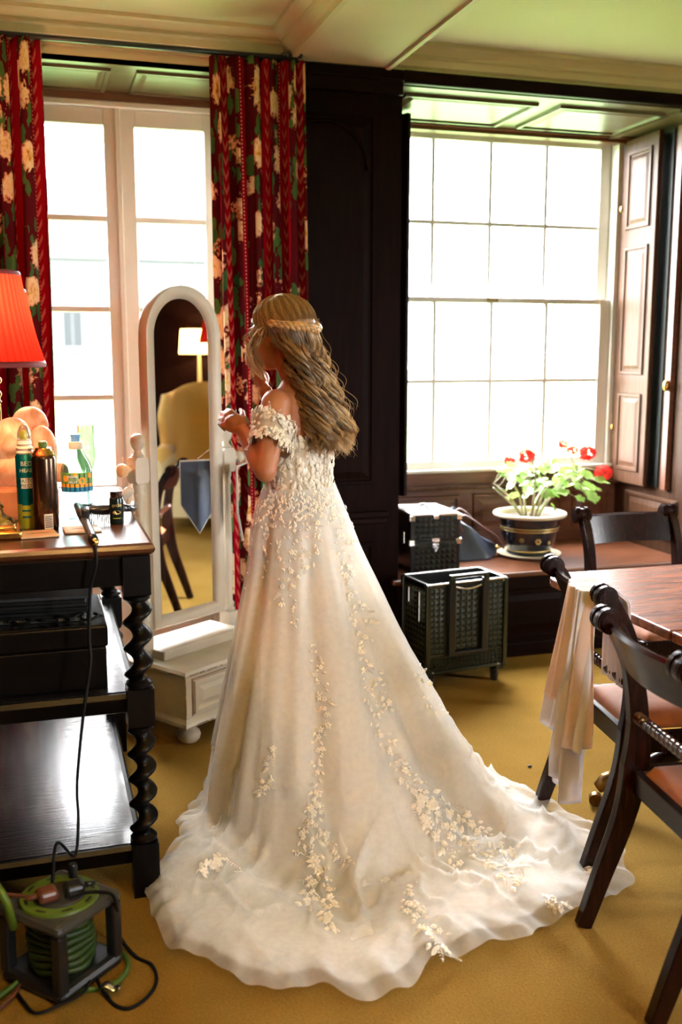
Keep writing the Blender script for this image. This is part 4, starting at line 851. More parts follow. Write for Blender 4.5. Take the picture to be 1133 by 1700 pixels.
def bag():
    c = Vector((2.135, 4.70, .431)); t = thing('handbag', c, 'slumped navy handbag with brown handles beside the vanity case', 'handbag')
    n, k = 40, 18; g = np.zeros((n, k, 3))
    for i in range(n):
        a = 2 * PI * i / n
        for j in range(k):
            v = j / (k - 1); rx = .165 * (1 - .5 * v ** 2) + .012 * math.sin(3 * a + 5 * v); ry = .10 * (1 - .8 * v) + .01 * math.sin(5 * a + 3 * v)
            if j == k - 1: rx *= .6; ry = .01
            rx *= min(1, .88 + v * 1.2)
            z = .185 * v * (1 - .42 * math.cos(a) * v) + .012 * math.sin(4 * a) * v
            g[i, j] = (c.x + rx * math.cos(a) - .03 * v, c.y + ry * math.sin(a) + .02 * v, c.z + z + .001)
    mb = MB().grid(g, cu=True); mb.f.append(tuple(i * k for i in range(n))); mb.f.append(tuple(i * k + k - 1 for i in range(n))); mb.build('body', 'navy', t, smooth=True)
    for dy, s_ in ((-.07, 1), (.0, 1.1)):
        pts = [c + Vector((x, dy + .02 * abs(x) * 0, z)) for x, z in ((-.07, .15), (-.085, .20 * s_), (-.06, .235 * s_), (-.01, .21 * s_), (.06, .16), (.12, .12), (.17, .05))]
        MB().tube(bez(pts, 8), .009, 8, flat=.6).build('handle', 'brownleather', t, smooth=True)
    MB().sphere(c + Vector((.13, -.075, .06)), .012, 10, 8).build('buckle', 'brass', t, smooth=True)
bag()
def pot():
    c = Vector((2.468, 4.665, .431)); T = Matrix.Translation(c); t = thing('potted_geranium', c, 'red flowering geranium in a navy gilt glazed pot on saucer', 'potted plant')
    MB().lathe([(0, 0), (.14, 0), (.165, .010), (.17, .016), (.16, .018), (.13, .012), (0, .012)], 48, T).build('saucer', 'potrim', t, auto=40)
    MB().lathe([(.0, .012), (.11, .012), (.118, .02), (.112, .03), (.118, .05), (.135, .085), (.147, .12), (.150, .15), (.153, .155), (.153, .165), (.150, .168), (.158, .20), (.166, .215)], 48, T).build('pot', 'pot', t, auto=35)
    MB().lathe([(.166, .212), (.188, .214), (.193, .222), (.190, .230), (.176, .233), (.160, .228), (.155, .215), (.15, .19)], 48, T).build('rim', 'potrim', t, auto=50)
    MB().lathe([(0, .205), (.155, .205)], 32, T).build('soil', 'soil', t)
    for z, r_ in ((.158, .1545), (.144, .1508), (.035, .1155)):
        MB().lathe([(r_, z - .003), (r_ + .001, z), (r_, z + .003)], 48, T).build('gilt_band', 'gold', t)
    for a0, z, s_ in ((-PI / 2 - .15, .095, 1), (-PI / 2 + .35, .085, .6), (-PI / 2 - .75, .10, .7)):
        for k in range(6):
            q = 2 * PI * k / 6; r_ = .1405 if z > .09 else .136
            aa = a0 + .011 * s_ * math.cos(q) / r_; zz = z + .011 * s_ * math.sin(q)
            MB().sphere(c + Vector(((r_ + .002) * math.cos(aa), (r_ + .002) * math.sin(aa), zz)), (.006 * s_, .003, .006 * s_), 8, 6, rotz(aa + PI / 2)).build('gilt_petal', 'gold', t, smooth=True)
    g = random.Random(5); Y = 4.665
    heads = [((875, 757), .034, 4.63), ((846, 765), .024, 4.70), ((975, 752), .036, 4.62), ((951, 748), .024, 4.72), ((935, 738), .022, 4.66), ((1003, 785), .036, 4.60), ((873, 742), .012, 4.66)]
    def leaf(p, nrm, r_, parent):
        nrm = nrm.normalized(); a = nrm.orthogonal().normalized(); b = nrm.cross(a); rot = g.uniform(0, 6); n = 20; pts = [p]
        for i in range(n):
            q = 2 * PI * i / n; rr = r_ * (1 + .10 * math.sin(5 * q + 1) + .05 * math.sin(10 * q)) * (.55 if abs(q - PI) < .2 else 1)
            pts.append(p + (a * math.cos(q + rot) + b * math.sin(q + rot)) * rr + nrm * (.22 * r_ * math.sin(2.5 * q)) * .6 + nrm * .25 * r_)
        return MB().add(pts, [(0, 1 + i, 1 + (i + 1) % n) for i in range(n)]).build('leaf', 'leafgreen', parent, smooth=True)
    nodes = []
    for k in range(9):
        a = 2 * PI * k / 9 + g.uniform(-.3, .3); l_ = g.uniform(.16, .27); tip = c + Vector((math.cos(a) * g.uniform(.10, .24), math.sin(a) * g.uniform(.05, .12), .21 + l_))
        if k in (0, 8, 1): tip.x += .06
        root = c + Vector((math.cos(a) * .04, math.sin(a) * .04, .205)); mid = (root + tip) / 2 + Vector((math.cos(a) * -.015, 0, .0 + g.uniform(-.01, .02)))
        path = bez([root, mid, tip], 8); MB().tube(path, list(np.linspace(.008, .004, len(path))), 7).build('stem', 'stem', t, smooth=True); nodes += path[6:]
    for hp_, r_, y in heads:
        p = atY(hp_[0], hp_[1], y); src = min(nodes, key=lambda q: (q - p).length); r_ *= 1.3; path = bez([src, (src + p) / 2 + Vector((.0, 0, .01)), p], 6)
        MB().tube(path, .0028, 6).build('flower_stalk', 'stem', t, smooth=True)
        mb = MB()
        for i in range(int(40 * (r_ / .034) ** 1.3) + 10):
            d = Vector((g.gauss(0, 1), g.gauss(0, 1), g.gauss(.25, 1))).normalized(); cc = p + Vector((d.x, d.y, d.z * .72)) * r_ * g.uniform(.8, 1.0); a = d.orthogonal().normalized(); b = d.cross(a)
            for q in range(5):
                an = 2 * PI * q / 5 + g.uniform(0, 1); u = a * math.cos(an) + b * math.sin(an); w_ = d.cross(u); L_ = r_ * .36
                n0 = len(mb.v); mb.add([cc, cc + u * L_ * .6 + w_ * L_ * .38 + d * .001, cc + u * L_ + d * .004, cc + u * L_ * .6 - w_ * L_ * .38 + d * .001], [(0, 1, 2, 3)])
        mb.build('flower_head', 'petal', t)
    lp = [(830, 783), (850, 775), (868, 788), (890, 780), (905, 795), (880, 805), (860, 800), (915, 775), (935, 770), (945, 785), (925, 800), (950, 800), (900, 815), (915, 822), (855, 830), (965, 818), (990, 826), (985, 795), (975, 808), (1000, 800), (845, 790), (905, 768), (960, 790), (870, 775), (930, 815), (885, 793), (940, 808), (962, 830), (915, 846), (895, 770), (955, 772), (838, 776)]
    lp += [(g.uniform(835, 1000), g.uniform(778, 828)) for _ in range(34)]
    for q in lp:
        p = atY(q[0] + g.uniform(-4, 4), q[1] + g.uniform(-4, 4), 4.665 + g.uniform(-.13, .10)); src = min(nodes, key=lambda z_: (z_ - p).length)
        MB().tube([src, (src + p) / 2 + Vector((0, 0, -.005)), p], .0018, 5).build('leaf_stalk', 'stem', t, smooth=True)
        leaf(p, Vector((g.gauss(0, .5), g.gauss(-.35, .5), 1)), g.uniform(.024, .042), t)
pot()

# ================================================================== DINING TABLE AND CHAIRS
tt = thing('dining_table', (2.25, 2.0, 0), 'long polished mahogany dining table with moulded edge and brass castors', 'table')
def leafboard(y0, y1, rounded):
    x0, x1, z0, z1 = 1.635, 2.95, .712, .742
    pts = []
    def corner(cx_, cy_, r, a0): return [(cx_ + r * math.cos(a), cy_ + r * math.sin(a)) for a in np.linspace(a0, a0 + PI / 2, 8)]
    if rounded == 1: pts = [(x0, y0), (x1, y0)] + corner(x1 - .09, y1 - .09, .09, 0) + corner(x0 + .09, y1 - .09, .09, PI / 2)
    elif rounded == -1: pts = [(x1, y1), (x0, y1)] + corner(x0 + .09, y0 + .09, .09, PI) + corner(x1 - .09, y0 + .09, .09, 3 * PI / 2)
    else: pts = [(x0, y0), (x1, y0), (x1, y1), (x0, y1)]
    MB().prism(pts, z1 - z0, Matrix.Translation((0, 0, z0))).build('table_leaf', 'mahog', tt, bevel=.007)
leafboard(2.872, 2.965, 0) if False else None
leafboard(2.262, 3.0, 1); leafboard(1.62, 2.258, 0); leafboard(.75, 1.616, -1)
MB().bb(1.76, 2.83, .88, 2.87, .655, .712).build('apron', 'chair', tt, bevel=.004)
for cyy in (2.45, 1.2):
    cx_ = 2.28; T = Matrix.Translation((cx_, cyy, 0))
    MB().lathe([(.06, .655), (.06, .60), (.045, .57), (.065, .50), (.075, .44), (.055, .38), (.07, .34), (.08, .30), (.05, .27), (0, .27)], 24, T).build('pedestal', 'chair', tt, auto=45)
    for sx, sy in ((-1, 1), (-1, -1), (1, 1), (1, -1)):
        ex = cx_ + sx * .565; ey = cyy + sy * .30; e = Vector((ex, ey, 0)); o_ = Vector((cx_, cyy, 0)); d = (e - o_)
        path = bez([o_ + d * .06 + Vector((0, 0, .34)), o_ + d * .35 + Vector((0, 0, .30)), o_ + d * .68 + Vector((0, 0, .17)), o_ + d * .93 + Vector((0, 0, .085))], 8)
        lg = MB().tube(path, list(np.linspace(.034, .026, len(path))), 12).build('leg', 'chair', tt, smooth=True)
        dn = d.normalized(); a = path[-1]
        MB().tube([a - dn * .03 + Vector((0, 0, .014)), a, a + dn * .025 + Vector((0, 0, -.022))], [.031, .030, .019], 14).build('brass_cap', 'oldbrass', lg, smooth=True)
        wv = dn.cross(Vector((0, 0, 1))); MB().tube([a + dn * .03 - wv * .012 + Vector((0, 0, .022 - a.z)), a + dn * .03 + wv * .012 + Vector((0, 0, .022 - a.z))], .022, 16).build('castor', 'oldbrass', lg, auto=40)

def make_chair(label, group):
    t = thing('dining_chair', (0, 0, 0), label, 'chair', group)
    W = .20
    def strip(pts, w, y, th):
        """sabre member: side profile strip of varying width, thickness th about y"""
        P_ = bez([(p[0], 0, p[1]) for p in pts], 8); n = len(P_); ws = np.interp(np.linspace(0, 1, n), np.linspace(0, 1, len(w)), w); L_, R_ = [], []
        for i, p in enumerate(P_):
            tg_ = (P_[min(i + 1, n - 1)] - P_[max(i - 1, 0)]).normalized(); nn = Vector((-tg_.z, 0, tg_.x)); L_.append(p + nn * ws[i] / 2); R_.append(p - nn * ws[i] / 2)
        vs = []
        for a, b in zip(L_, R_): vs += [(a.x, y - th / 2, a.z), (b.x, y - th / 2, b.z), (b.x, y + th / 2, b.z), (a.x, y + th / 2, a.z)]
        fs = [(i * 4 + k, i * 4 + (k + 1) % 4, i * 4 + 4 + (k + 1) % 4, i * 4 + 4 + k) for i in range(n - 1) for k in range(4)] + [(0, 1, 2, 3), ((n - 1) * 4 + 3, (n - 1) * 4 + 2, (n - 1) * 4 + 1, (n - 1) * 4)]
        return MB().add(vs, fs)
    for s_ in (-1, 1):
        y = s_ * W
        strip([(-.315, 0), (-.272, .13), (-.215, .30), (-.190, .44), (-.188, .56), (-.210, .70), (-.254, .80), (-.284, .832)], [.038, .046, .056, .072, .052, .046, .042, .036], y, .034).build('back_post', 'chair', t, bevel=.006, local=True)
        kn = MB()
        for y0, y1, r_ in ((-.030, .030, .030), (-.034, -.030, .026), (.030, .034, .026)): kn.tube([(-.288, y + y0, .832), (-.288, y + y1, .832)], r_, 20)
        for yy in (-.022, -.014, .014, .022): kn.tube([(-.288, y + yy - .002, .835), (-.288, y + yy + .002, .835)], .0325, 20)
        kn.build('scroll_knob', 'chair', t, auto=40, local=True)
        strip([(.262, 0), (.232, .12), (.205, .25), (.185, .36), (.180, .43)], [.034, .038, .044, .052, .056], s_ * .19, .036).build('front_leg', 'chair', t, bevel=.006, local=True)
        MB().bb(-.19, .20, y - .014, y + .014, .375, .435).build('side_rail', 'chair', t, bevel=.004, local=True)
    MB().bb(.175, .205, -.19, .19, .375, .435).build('front_rail', 'chair', t, bevel=.004, local=True)
    MB().bb(-.205, -.18, -.18, .18, .375, .435).build('rear_rail', 'chair', t, bevel=.004, local=True)
    n = 14; g = np.zeros((n, 4, 3)); rows = []
    for i in range(n):
        y = -W + 2 * W * i / (n - 1); dx = -.035 * (1 - (y / W) ** 2)
        rows.append([(-.222 + dx, y, .722), (-.240 + dx, y, .722), (-.283 + dx, y, .825), (-.277 + dx, y, .835), (-.258 + dx, y, .828)])
    mb = MB().grid(np.array(rows), cv=True); m_ = 5; mb.f.append(tuple(range(m_))); mb.f.append(tuple((n - 1) * m_ + k for k in range(m_))); mb.build('top_rail', 'chair', t, auto=50, local=True)
    # rope-twist cross rail
    n = 90; seg = 16; vs = []
    for i in range(n + 1):
        y = -W + .015 + (2 * W - .03) * i / n; k = abs(2 * i / n - 1); rr = .0135 if k < .72 else (.017 if int(k * 40) % 3 == 0 else .0125)
        for q in range(seg):
            a = 2 * PI * q / seg; r_ = rr + (.0030 * abs(math.sin(1.5 * (a + y * 95))) if k < .72 else 0); vs.append((-.196 + r_ * math.cos(a), y, .575 + r_ * math.sin(a)))
    MB().add(vs, [(i * seg + q, i * seg + (q + 1) % seg, (i + 1) * seg + (q + 1) % seg, (i + 1) * seg + q) for i in range(n) for q in range(seg)]).build('rope_rail', 'chairrope', t, auto=60, local=True)
    nx = 16; rows = []
    for i in range(nx):
        x = -.185 + .385 * i / (nx - 1); r_ = []
        for j in range(nx):
            y = -.172 + .344 * j / (nx - 1); e = max(abs(2 * i / (nx - 1) - 1), abs(2 * j / (nx - 1) - 1)); r_.append((x, y, .432 + .034 * (1 - e ** 6) + .008 * (1 - e)))
        rows.append(r_)
    mb = MB().grid(np.array(rows)); mb.build('seat', 'peach', t, smooth=True, local=True, solid=.004)
    return t
M['chairrope'] = mat('red_mahogany_rope', (.045, .014, .007), (.075, .024, .012), rough=.18, scale=10)
ch = make_chair('dark mahogany sabre leg chair with orange seat nearest the camera', 'dining chairs round the table')
ch.location = (1.605, 1.89, 0); ch.rotation_euler = (0, 0, R(-7.5))
cb = copy_tree(ch); cb.location = (1.784, 2.49, 0); cb.rotation_euler = (0, 0, R(-8.6)); cb['label'] = 'dark sabre leg chair with a cream shawl hung over its back'
cc = copy_tree(ch); cc.location = (2.31, 3.27, 0); cc.rotation_euler = (0, 0, R(-92.6)); cc['label'] = 'dark sabre leg chair between the table and the window seat'

# shawl over chair B
def shawl():
    F = Matrix.Translation(cb.location) @ rotz(R(-8.6)); nu, nv = 60, 70; g = np.zeros((nu, nv, 3))
    def path(s, drop):
        # s in metres along the cloth; 0 = crest of the top rail
        if s < 0: k = -s; return (-.215 + min(.012, k * .3), .836 - k) if k > .02 else (-.255 + k * 1.0, .842 - k * .25)
        return (-.305 - min(.05, s * .10), .842 - max(0, s - .03))
    def mk(y0, y1, len0, len1, back, ph, name, m, parent, off=0.0):
        for i in range(nu):
            u = i / (nu - 1)
            total = len0 + (len1 - len0) * u + .035 * math.sin(9 * u + ph)
            for j in range(nv):
                v = j / (nv - 1); s = -back + (total + back) * v; x, z = path(s, total); hang = max(0, s) / .6
                spread = 1 + .18 * hang; yc = (y0 + y1) / 2; yy = yc + (y0 + (y1 - y0) * u - yc) * (.72 + .28 * min(1, hang * 1.6)) * spread - .03 * hang
                x += (.022 * math.sin(u * 17 + ph + hang * 1.5) + .012 * math.sin(u * 31 + 2 * ph)) * (min(1, hang * 1.3) * .9 + .12) - off - .03 * (1 - (2 * u - 1) ** 2) * (s > -.03)
                g[i, j] = F @ Vector((x, yy, z))
        return MB().grid(g).build(name, m, parent, smooth=True, solid=.0015)
    t = thing('shawl', F @ Vector((-.28, 0, .85)), 'cream and white silk shawl draped over the back of a chair', 'shawl')
    mk(-.215, .0, .44, .34, .28, .4, 'outer_cloth', 'shawl', t, .006); mk(-.21, .03, .44, .46, .1, 2.0, 'lining_cloth', 'shawl2', t, -.006)
    mk(-.18, -.135, .60, .56, .05, 1.0, 'sash_end', 'shawl2', t, .004)
shawl()
p = atZ(880, 1272, .004); tag(MB().sphere(p, (.009, .006, .004), 10, 6).build('dried_leaf', 'black', smooth=True), 'tiny dark scrap lying on the bare carpet left of the shawl', 'scrap')

# ================================================================== FAR SIDE OF THE ROOM (seen in the mirror)
ta_ = thing('wing_armchair', (5.25, 3.15, 0), 'gold wing armchair with cream seat seen only in the cheval mirror', 'armchair')
def wing():
    c = Vector((5.25, 3.15, 0))
    n = 24; g = []
    for i in range(n):
        a = PI * (i / (n - 1)) - PI / 2; x = .30 * math.cos(a) ** .5 if abs(math.cos(a)) > 1e-6 else 0; y = .36 * math.sin(a)
        row = []
        for j in range(14):
            v = j / 13; z = .40 + .78 * v; sidef = abs(math.sin(a)); h_ = 1.22 - .10 * sidef ** 3
            z = .40 + (h_ - .40) * v; fw_ = -.16 * sidef ** 2 * math.exp(-((v - .72) / .2) ** 2)
            row.append((c.x + .02 + x * 1.05 + fw_ + .08 * v, c.y + y * (1 - .05 * v), z))
        g.append(row)
    MB().grid(np.array(g)).build('back', 'yellowup', ta_, smooth=True, solid=.07)
    MB().bb(c.x - .36, c.x + .30, c.y - .30, c.y + .30, .30, .50).build('seat', 'cream', ta_, bevel=.04)
    for s_ in (-1, 1): MB().tube([(c.x - .36, c.y + s_ * .34, .60), (c.x + .25, c.y + s_ * .36, .64)], .065, 14).build('armrest', 'yellowup', ta_, smooth=True)
    for s_ in (-1, 1): MB().bb(c.x - .36, c.x + .28, c.y + s_ * .34 - .05, c.y + s_ * .34 + .05, .12, .60).build('arm_panel', 'cream', ta_, bevel=.02)
    MB().bb(c.x - .375, c.x - .35, c.y - .36, c.y + .36, .10, .34).build('valance', 'cream', ta_, bevel=.008)
    for sx in (-.30, .26):
        for sy in (-.3, .3): MB().tube([(c.x + sx, c.y + sy, 0), (c.x + sx, c.y + sy, .13)], [.018, .026], 10).build('leg', 'chair', ta_, smooth=True)
wing()
tsd = thing('side_table', (6.03, 2.98, 0), 'small dark side table under the cream lamp seen in the mirror', 'side table')
MB().lathe([(0, .70), (.24, .70), (.25, .71), (.24, .72), (0, .72)], 32, Matrix.Translation((6.03, 2.98, 0))).build('top', 'chair', tsd, auto=40); MB().lathe([(0, 0), (.16, 0), (.16, .03), (.03, .06), (.03, .70)], 24, Matrix.Translation((6.03, 2.98, 0))).build('pedestal', 'chair', tsd, auto=40)
tcl = thing('cream_table_lamp', (6.03, 2.98, .72), 'lit cream drum shade lamp seen in the cheval mirror', 'lamp')
T_ = Matrix.Translation((6.03, 2.98, 0))
MB().lathe([(0, .722), (.07, .722), (.08, .76), (.11, .90), (.10, 1.05), (.05, 1.15), (.02, 1.20), (.012, 1.50)], 28, T_).build('base', 'cream', tcl, smooth=True); MB().lathe([(.19, 1.47), (.17, 1.70)], 40, T_).build('lamp_shade', 'creamshade', tcl, smooth=True); lamp('lamp_light', (6.03, 2.98, 1.58), 4, (1, .68, .36), .04)
tfl = thing('floor_lamp', (5.76, 3.2, 0), 'standing lamp with crimson shade seen in the cheval mirror', 'lamp')
T_ = Matrix.Translation((5.76, 3.2, 0)); MB().lathe([(0, 0), (.13, 0), (.13, .02), (.015, .04), (.012, 1.62)], 24, T_).build('stand', 'brass', tfl, auto=40); MB().lathe([(.17, 1.57), (.10, 1.86)], 40, T_).build('lamp_shade', 'redshade', tfl, smooth=True)
# added unseen pendant, a warm fill for the gown
def fill_ceiling_lamp(x, y, power):
    t = thing('pendant_lamp', (x, y, CZ), 'cream bowl pendant lamp hanging behind the photographer', 'lamp'); T = Matrix.Translation((x, y, 0))
    MB().lathe([(.05, CZ), (.05, CZ - .03), (.008, CZ - .04), (.008, 2.45)], 16, T).build('rod', 'brass', t, auto=40)
    MB().lathe([(.22, 2.45), (.20, 2.38), (.14, 2.32), (0, 2.29)], 32, T).build('bowl', 'creamshade', t, smooth=True)
    lamp('lamp_light', (x, y, 2.42), power, (1, .70, .34), .08)
fill_ceiling_lamp(.2, .5, 14)

# ================================================================== THE BRIDE
PA = Vector((.79, 3.03, 0)); PF = Vector((-.663, .749, 0)).normalized(); PL = Vector((-PF.y, PF.x, 0)); PZ = Vector((0, 0, 1))
def B(f, l, z): return PA + PF * f + PL * l + PZ * z
tp = thing('person', (PA.x, PA.y, 0), 'bride seen from behind in an off shoulder lace wedding gown with long train', 'person')
TORSO = [(.80, .150, .125, .0), (.93, .160, .125, -.01), (1.01, .140, .108, -.006), (1.085, .108, .082, 0), (1.15, .113, .084, .004), (1.22, .126, .092, .008), (1.29, .136, .092, .006), (1.34, .140, .082, -.002), (1.375, .115, .066, -.006), (1.40, .07, .052, -.004)]
def torso_at(z):
    zs = [t[0] for t in TORSO]; return [float(np.interp(z, zs, [t[k] for t in TORSO])) for k in (1, 2, 3)]
def ell_ring(z, n=40, grow=0.0):
    a, b, f0 = torso_at(z); return [B(f0 - (b + grow) * math.cos(q), (a + grow) * math.sin(q), z) for q in np.linspace(0, 2 * PI, n, endpoint=False)]   # q=0 is the middle of the back
body = MB()
zs = np.linspace(.80, 1.41, 34); rows = np.array([[tuple(v) for v in ell_ring(z)] for z in zs]); body.grid(rows, cv=True); body.f.append(tuple(range(40))); body.f.append(tuple(33 * 40 + k for k in range(40)))
for s_ in (-1, 1):                                                     # legs and feet
    body.tube(bez([B(0, s_ * .085, .90), B(.02, s_ * .085, .50), B(0, s_ * .08, .12)], 8), list(np.interp(np.linspace(0, 1, 17), [0, .45, .55, .75, 1], [.082, .056, .05, .052, .034])), 16)
    body.tube([B(-.03, s_ * .08, .08), B(.05, s_ * .08, .05), B(.14, s_ * .08, .025), B(.18, s_ * .08, .022)], [.034, .036, .034, .022], 12)
    body.sphere(B(.085, s_ * .058, 1.275), (.052, .052, .052), 16, 12)
HC = B(.075, .0, 1.555)
Hx, Hy = PF, PL
hm = frame_to(HC, Hx, Hy, PZ) @ Matrix.Rotation(R(10), 4, 'Y')
def H(f, l, z): return hm @ Vector((f, l, z))
body.tube([B(-.012, 0, 1.36), B(.008, 0, 1.42), B(.035, 0, 1.47), B(.055, 0, 1.52)], [.066, .052, .049, .05], 18)
hmr = hm.to_3x3()
body.sphere(H(-.015, 0, .018), (.098, .074, .082), 24, 18, hmr); body.sphere(H(.03, 0, -.025), (.062, .060, .085), 20, 16, hmr); body.sphere(H(.055, 0, -.082), (.028, .03, .026), 14, 10, hmr)
body.tube([H(.086, 0, .012), H(.100, 0, -.012), H(.110, 0, -.028)], [.008, .009, .011], 10); body.sphere(H(.092, 0, -.055), (.010, .022, .007), 12, 8, hmr); body.sphere(H(.090, 0, -.064), (.010, .018, .007), 12, 8, hmr)
for s_ in (-1, 1):
    body.sphere(H(.076, s_ * .030, .024), (.012, .022, .007), 12, 8, hmr); body.sphere(H(-.005, s_ * .071, -.020), (.017, .007, .025), 12, 10, hmr); body.sphere(H(.066, s_ * .036, -.03), (.02, .02, .02), 12, 8, hmr)
def hand(mb, wr, d, bn, side, curl, thumb_open=.5, sc_=1.0, spread=0.0):
    """palm and five separate, unequal, bent fingers; d: towards the knuckles, bn: back of the hand, side: thumb side vector"""
    d = d.normalized(); bn = (bn - d * bn.dot(d)).normalized(); sd = d.cross(bn); sd = sd if sd.dot(side) > 0 else -sd
    P = lambda x, y, z: wr + (d * x + sd * y + bn * z) * sc_
    mb.sphere(P(.045, .0, -.004), (.04 * sc_,) * 3 if False else (.030 * sc_, .030 * sc_, .030 * sc_), 14, 10)
    tips = []
    for k, (y, x0, L_, r_) in enumerate(((.029, .082, (.040, .025, .019), .0082), (.010, .086, (.044, .029, .020), .0084), (-.009, .082, (.041, .027, .019), .0080), (-.026, .073, (.032, .020, .017), .0070))):
        mb.tube([P(.004, y * .45, -.002), P(.04, y * .8, 0), P(x0, y, 0)], [.013 * sc_, .0125 * sc_, .0098 * sc_], 10)
        p = P(x0, y, 0); a = 0; pts = [p]; rs = [r_ * 1.12 * sc_]
        for j, l_ in enumerate(L_):
            a += curl[k] * (.75, 1.15, .8)[j]; sp = spread * (1.5 - k)
            dv = (d * math.cos(a) - bn * math.sin(a) + sd * math.sin(sp) * .5).normalized(); p = p + dv * l_ * sc_; pts.append(p); rs.append(r_ * (1.0, .92, .74)[j] * sc_)
        for q, rr in zip(pts, rs): mb.sphere(q, rr, 10, 8)
        mb.tube(pts, rs, 10); tips.append(p)
    t0, t1 = P(.015, .018, -.008), P(.050, .040, -.014 - .01 * thumb_open); dv = (d * .75 + sd * (.1 + .5 * thumb_open) - bn * .45).normalized(); t2 = t1 + dv * .032 * sc_; dv2 = (dv + d * .3 - sd * .25).normalized(); t3 = t2 + dv2 * .026 * sc_
    for q, rr in ((t1, .012), (t2, .0098), (t3, .0080)): mb.sphere(q, rr * sc_, 10, 8)
    mb.tube([t0, t1, t2, t3], [.015 * sc_, .012 * sc_, .0098 * sc_, .0080 * sc_], 10); tips.append(t3); return tips
SL, SR = B(-.004, .132, 1.347), B(-.004, -.132, 1.347)
EL = atD(441, 783, 2.94); WL = atD(401, 712, 3.08); ER = B(.16, -.13, 1.12); WR = atD(441, 645, 3.19)
for s0, e_, w_ in ((SL, EL, WL), (SR, ER, WR)):
    body.sphere(s0 - PZ * .004, (.047, .047, .045), 16, 12); body.sphere(s0 * .7 + B(0, 0, 1.36) * .3, (.05, .05, .036), 14, 10)
    up_ = [s0.lerp(e_, k / 6) for k in range(7)]; body.tube(up_, [.046, .045, .044, .041, .038, .035, .033], 18)
    fa = [e_.lerp(w_, k / 6) for k in range(7)]; body.tube(fa, [.033, .034, .033, .030, .026, .0225, .021], 18); body.sphere(e_, (.034,) * 3, 14, 10)
kl = atD(369, 690, 3.13); tl = hand(body, WL, kl - WL, atD(395, 660, 2.9) - WL + (EYEP - WL) * .08, PZ, (.72, .62, .70, .78), .75, .95)
kr = atD(421, 612, 3.235); tr_ = hand(body, WR, kr - WR, (_rt * -.8 + _fw * .35), _rt * 1 + PZ * .4 - _fw * .3, (.95, .75, .85, .95), .4, .95)
bo = body.build('body', 'skin', tp, smooth=True)
def apply_mods(o):
    dg = bpy.context.evaluated_depsgraph_get(); me = bpy.data.meshes.new_from_object(o.evaluated_get(dg)); old = o.data; o.modifiers.clear(); o.data = me; me.name = o.name; bpy.data.meshes.remove(old)
md = bo.modifiers.new('vox', 'REMESH'); md.mode = 'VOXEL'; md.voxel_size = .0046; md.use_smooth_shade = True
md = bo.modifiers.new('sm', 'SMOOTH'); md.factor = .5; md.iterations = 4
apply_mods(bo)
# soften the joints of the trunk and arms, leave the hands and the face crisp
bm = bmesh.new(); bm.from_mesh(bo.data); keep = [v for v in bm.verts if v.co.z < 1.44 and (v.co - (WL + (kl - WL) * .9)).length > .10 and (v.co - (WR + (kr - WR) * .8)).length > .11]
for _ in range(14): bmesh.ops.smooth_vert(bm, verts=keep, factor=.5, use_axis_x=True, use_axis_y=True, use_axis_z=True)
bm.to_mesh(bo.data); bm.free(); bo.data.polygons.foreach_set('use_smooth', [True] * len(bo.data.polygons))
for s_ in (-1, 1):
    ey = MB().sphere(H(.080, s_ * .031, .010), (.011,) * 3, 12, 10).build('eye', 'white', tp, smooth=True); MB().sphere(H(.0885, s_ * .031, .009), (.0045,) * 3, 10, 8).build('iris', 'black', ey, smooth=True)
# ring, lipstick and its cap
q = kr + (tr_[0] - kr) * .25
lp_ = (tr_[0] + tr_[4]) / 2; ts = thing('lipstick', lp_, 'white lipstick in the right hand raised to the mouth of the bride', 'lipstick'); ax_ = (H(.10, 0, -.06) - lp_).normalized()
MB().tube([lp_ - ax_ * .035, lp_ + ax_ * .012], .0065, 12).build('case', 'white', ts, auto=40); MB().tube([lp_ + ax_ * .012, lp_ + ax_ * .022], [.0052, .003], 10).build('stick', 'petal', ts, smooth=True)
lc = tl[0] * .5 + tl[4] * .5; tag(MB().tube([lc - PZ * .004 - _rt * .012, lc + PZ * .012 - _rt * .012], .011, 14).build('lipstick_tube_top', 'brownmetal', auto=40), 'small dark bronze cap in the left hand of the bride', 'cap')

# ---- gown: bodice, skirt layers, sleeves
NQ = 96
def top_z(q):                                    # q=0 back centre
    return 1.222 + .055 * (1 - math.cos(q)) / 2 + .02 * (1 - math.cos(2 * q)) / 2
rows = []
for j in range(16):
    v = j / 15; r_ = []
    for i in range(NQ):
        qa = 2 * PI * i / NQ; z = 1.068 + (top_z(qa) - 1.068) * v; a, b, f0 = torso_at(z); bust = .045 * max(0, -math.cos(qa)) * math.exp(-((z - 1.26) / .06) ** 2)
        r_.append(tuple(B(f0 - (b + .008 + bust) * math.cos(qa), (a + .008) * math.sin(qa), z)))
    rows.append(r_)
gown = MB().grid(np.array(rows), cv=True).build('gown', 'bodice', tp, smooth=True, solid=.003)
def on_bodice(qa, z, out=.012):
    a, b, f0 = torso_at(z); bust = .045 * max(0, -math.cos(qa)) * math.exp(-((z - 1.26) / .06) ** 2)
    p = B(f0 - (b + out + bust) * math.cos(qa), (a + out) * math.sin(qa), z); n_ = (PF * (-math.cos(qa) / b) + PL * (math.sin(qa) / a)).normalized(); return p, n_
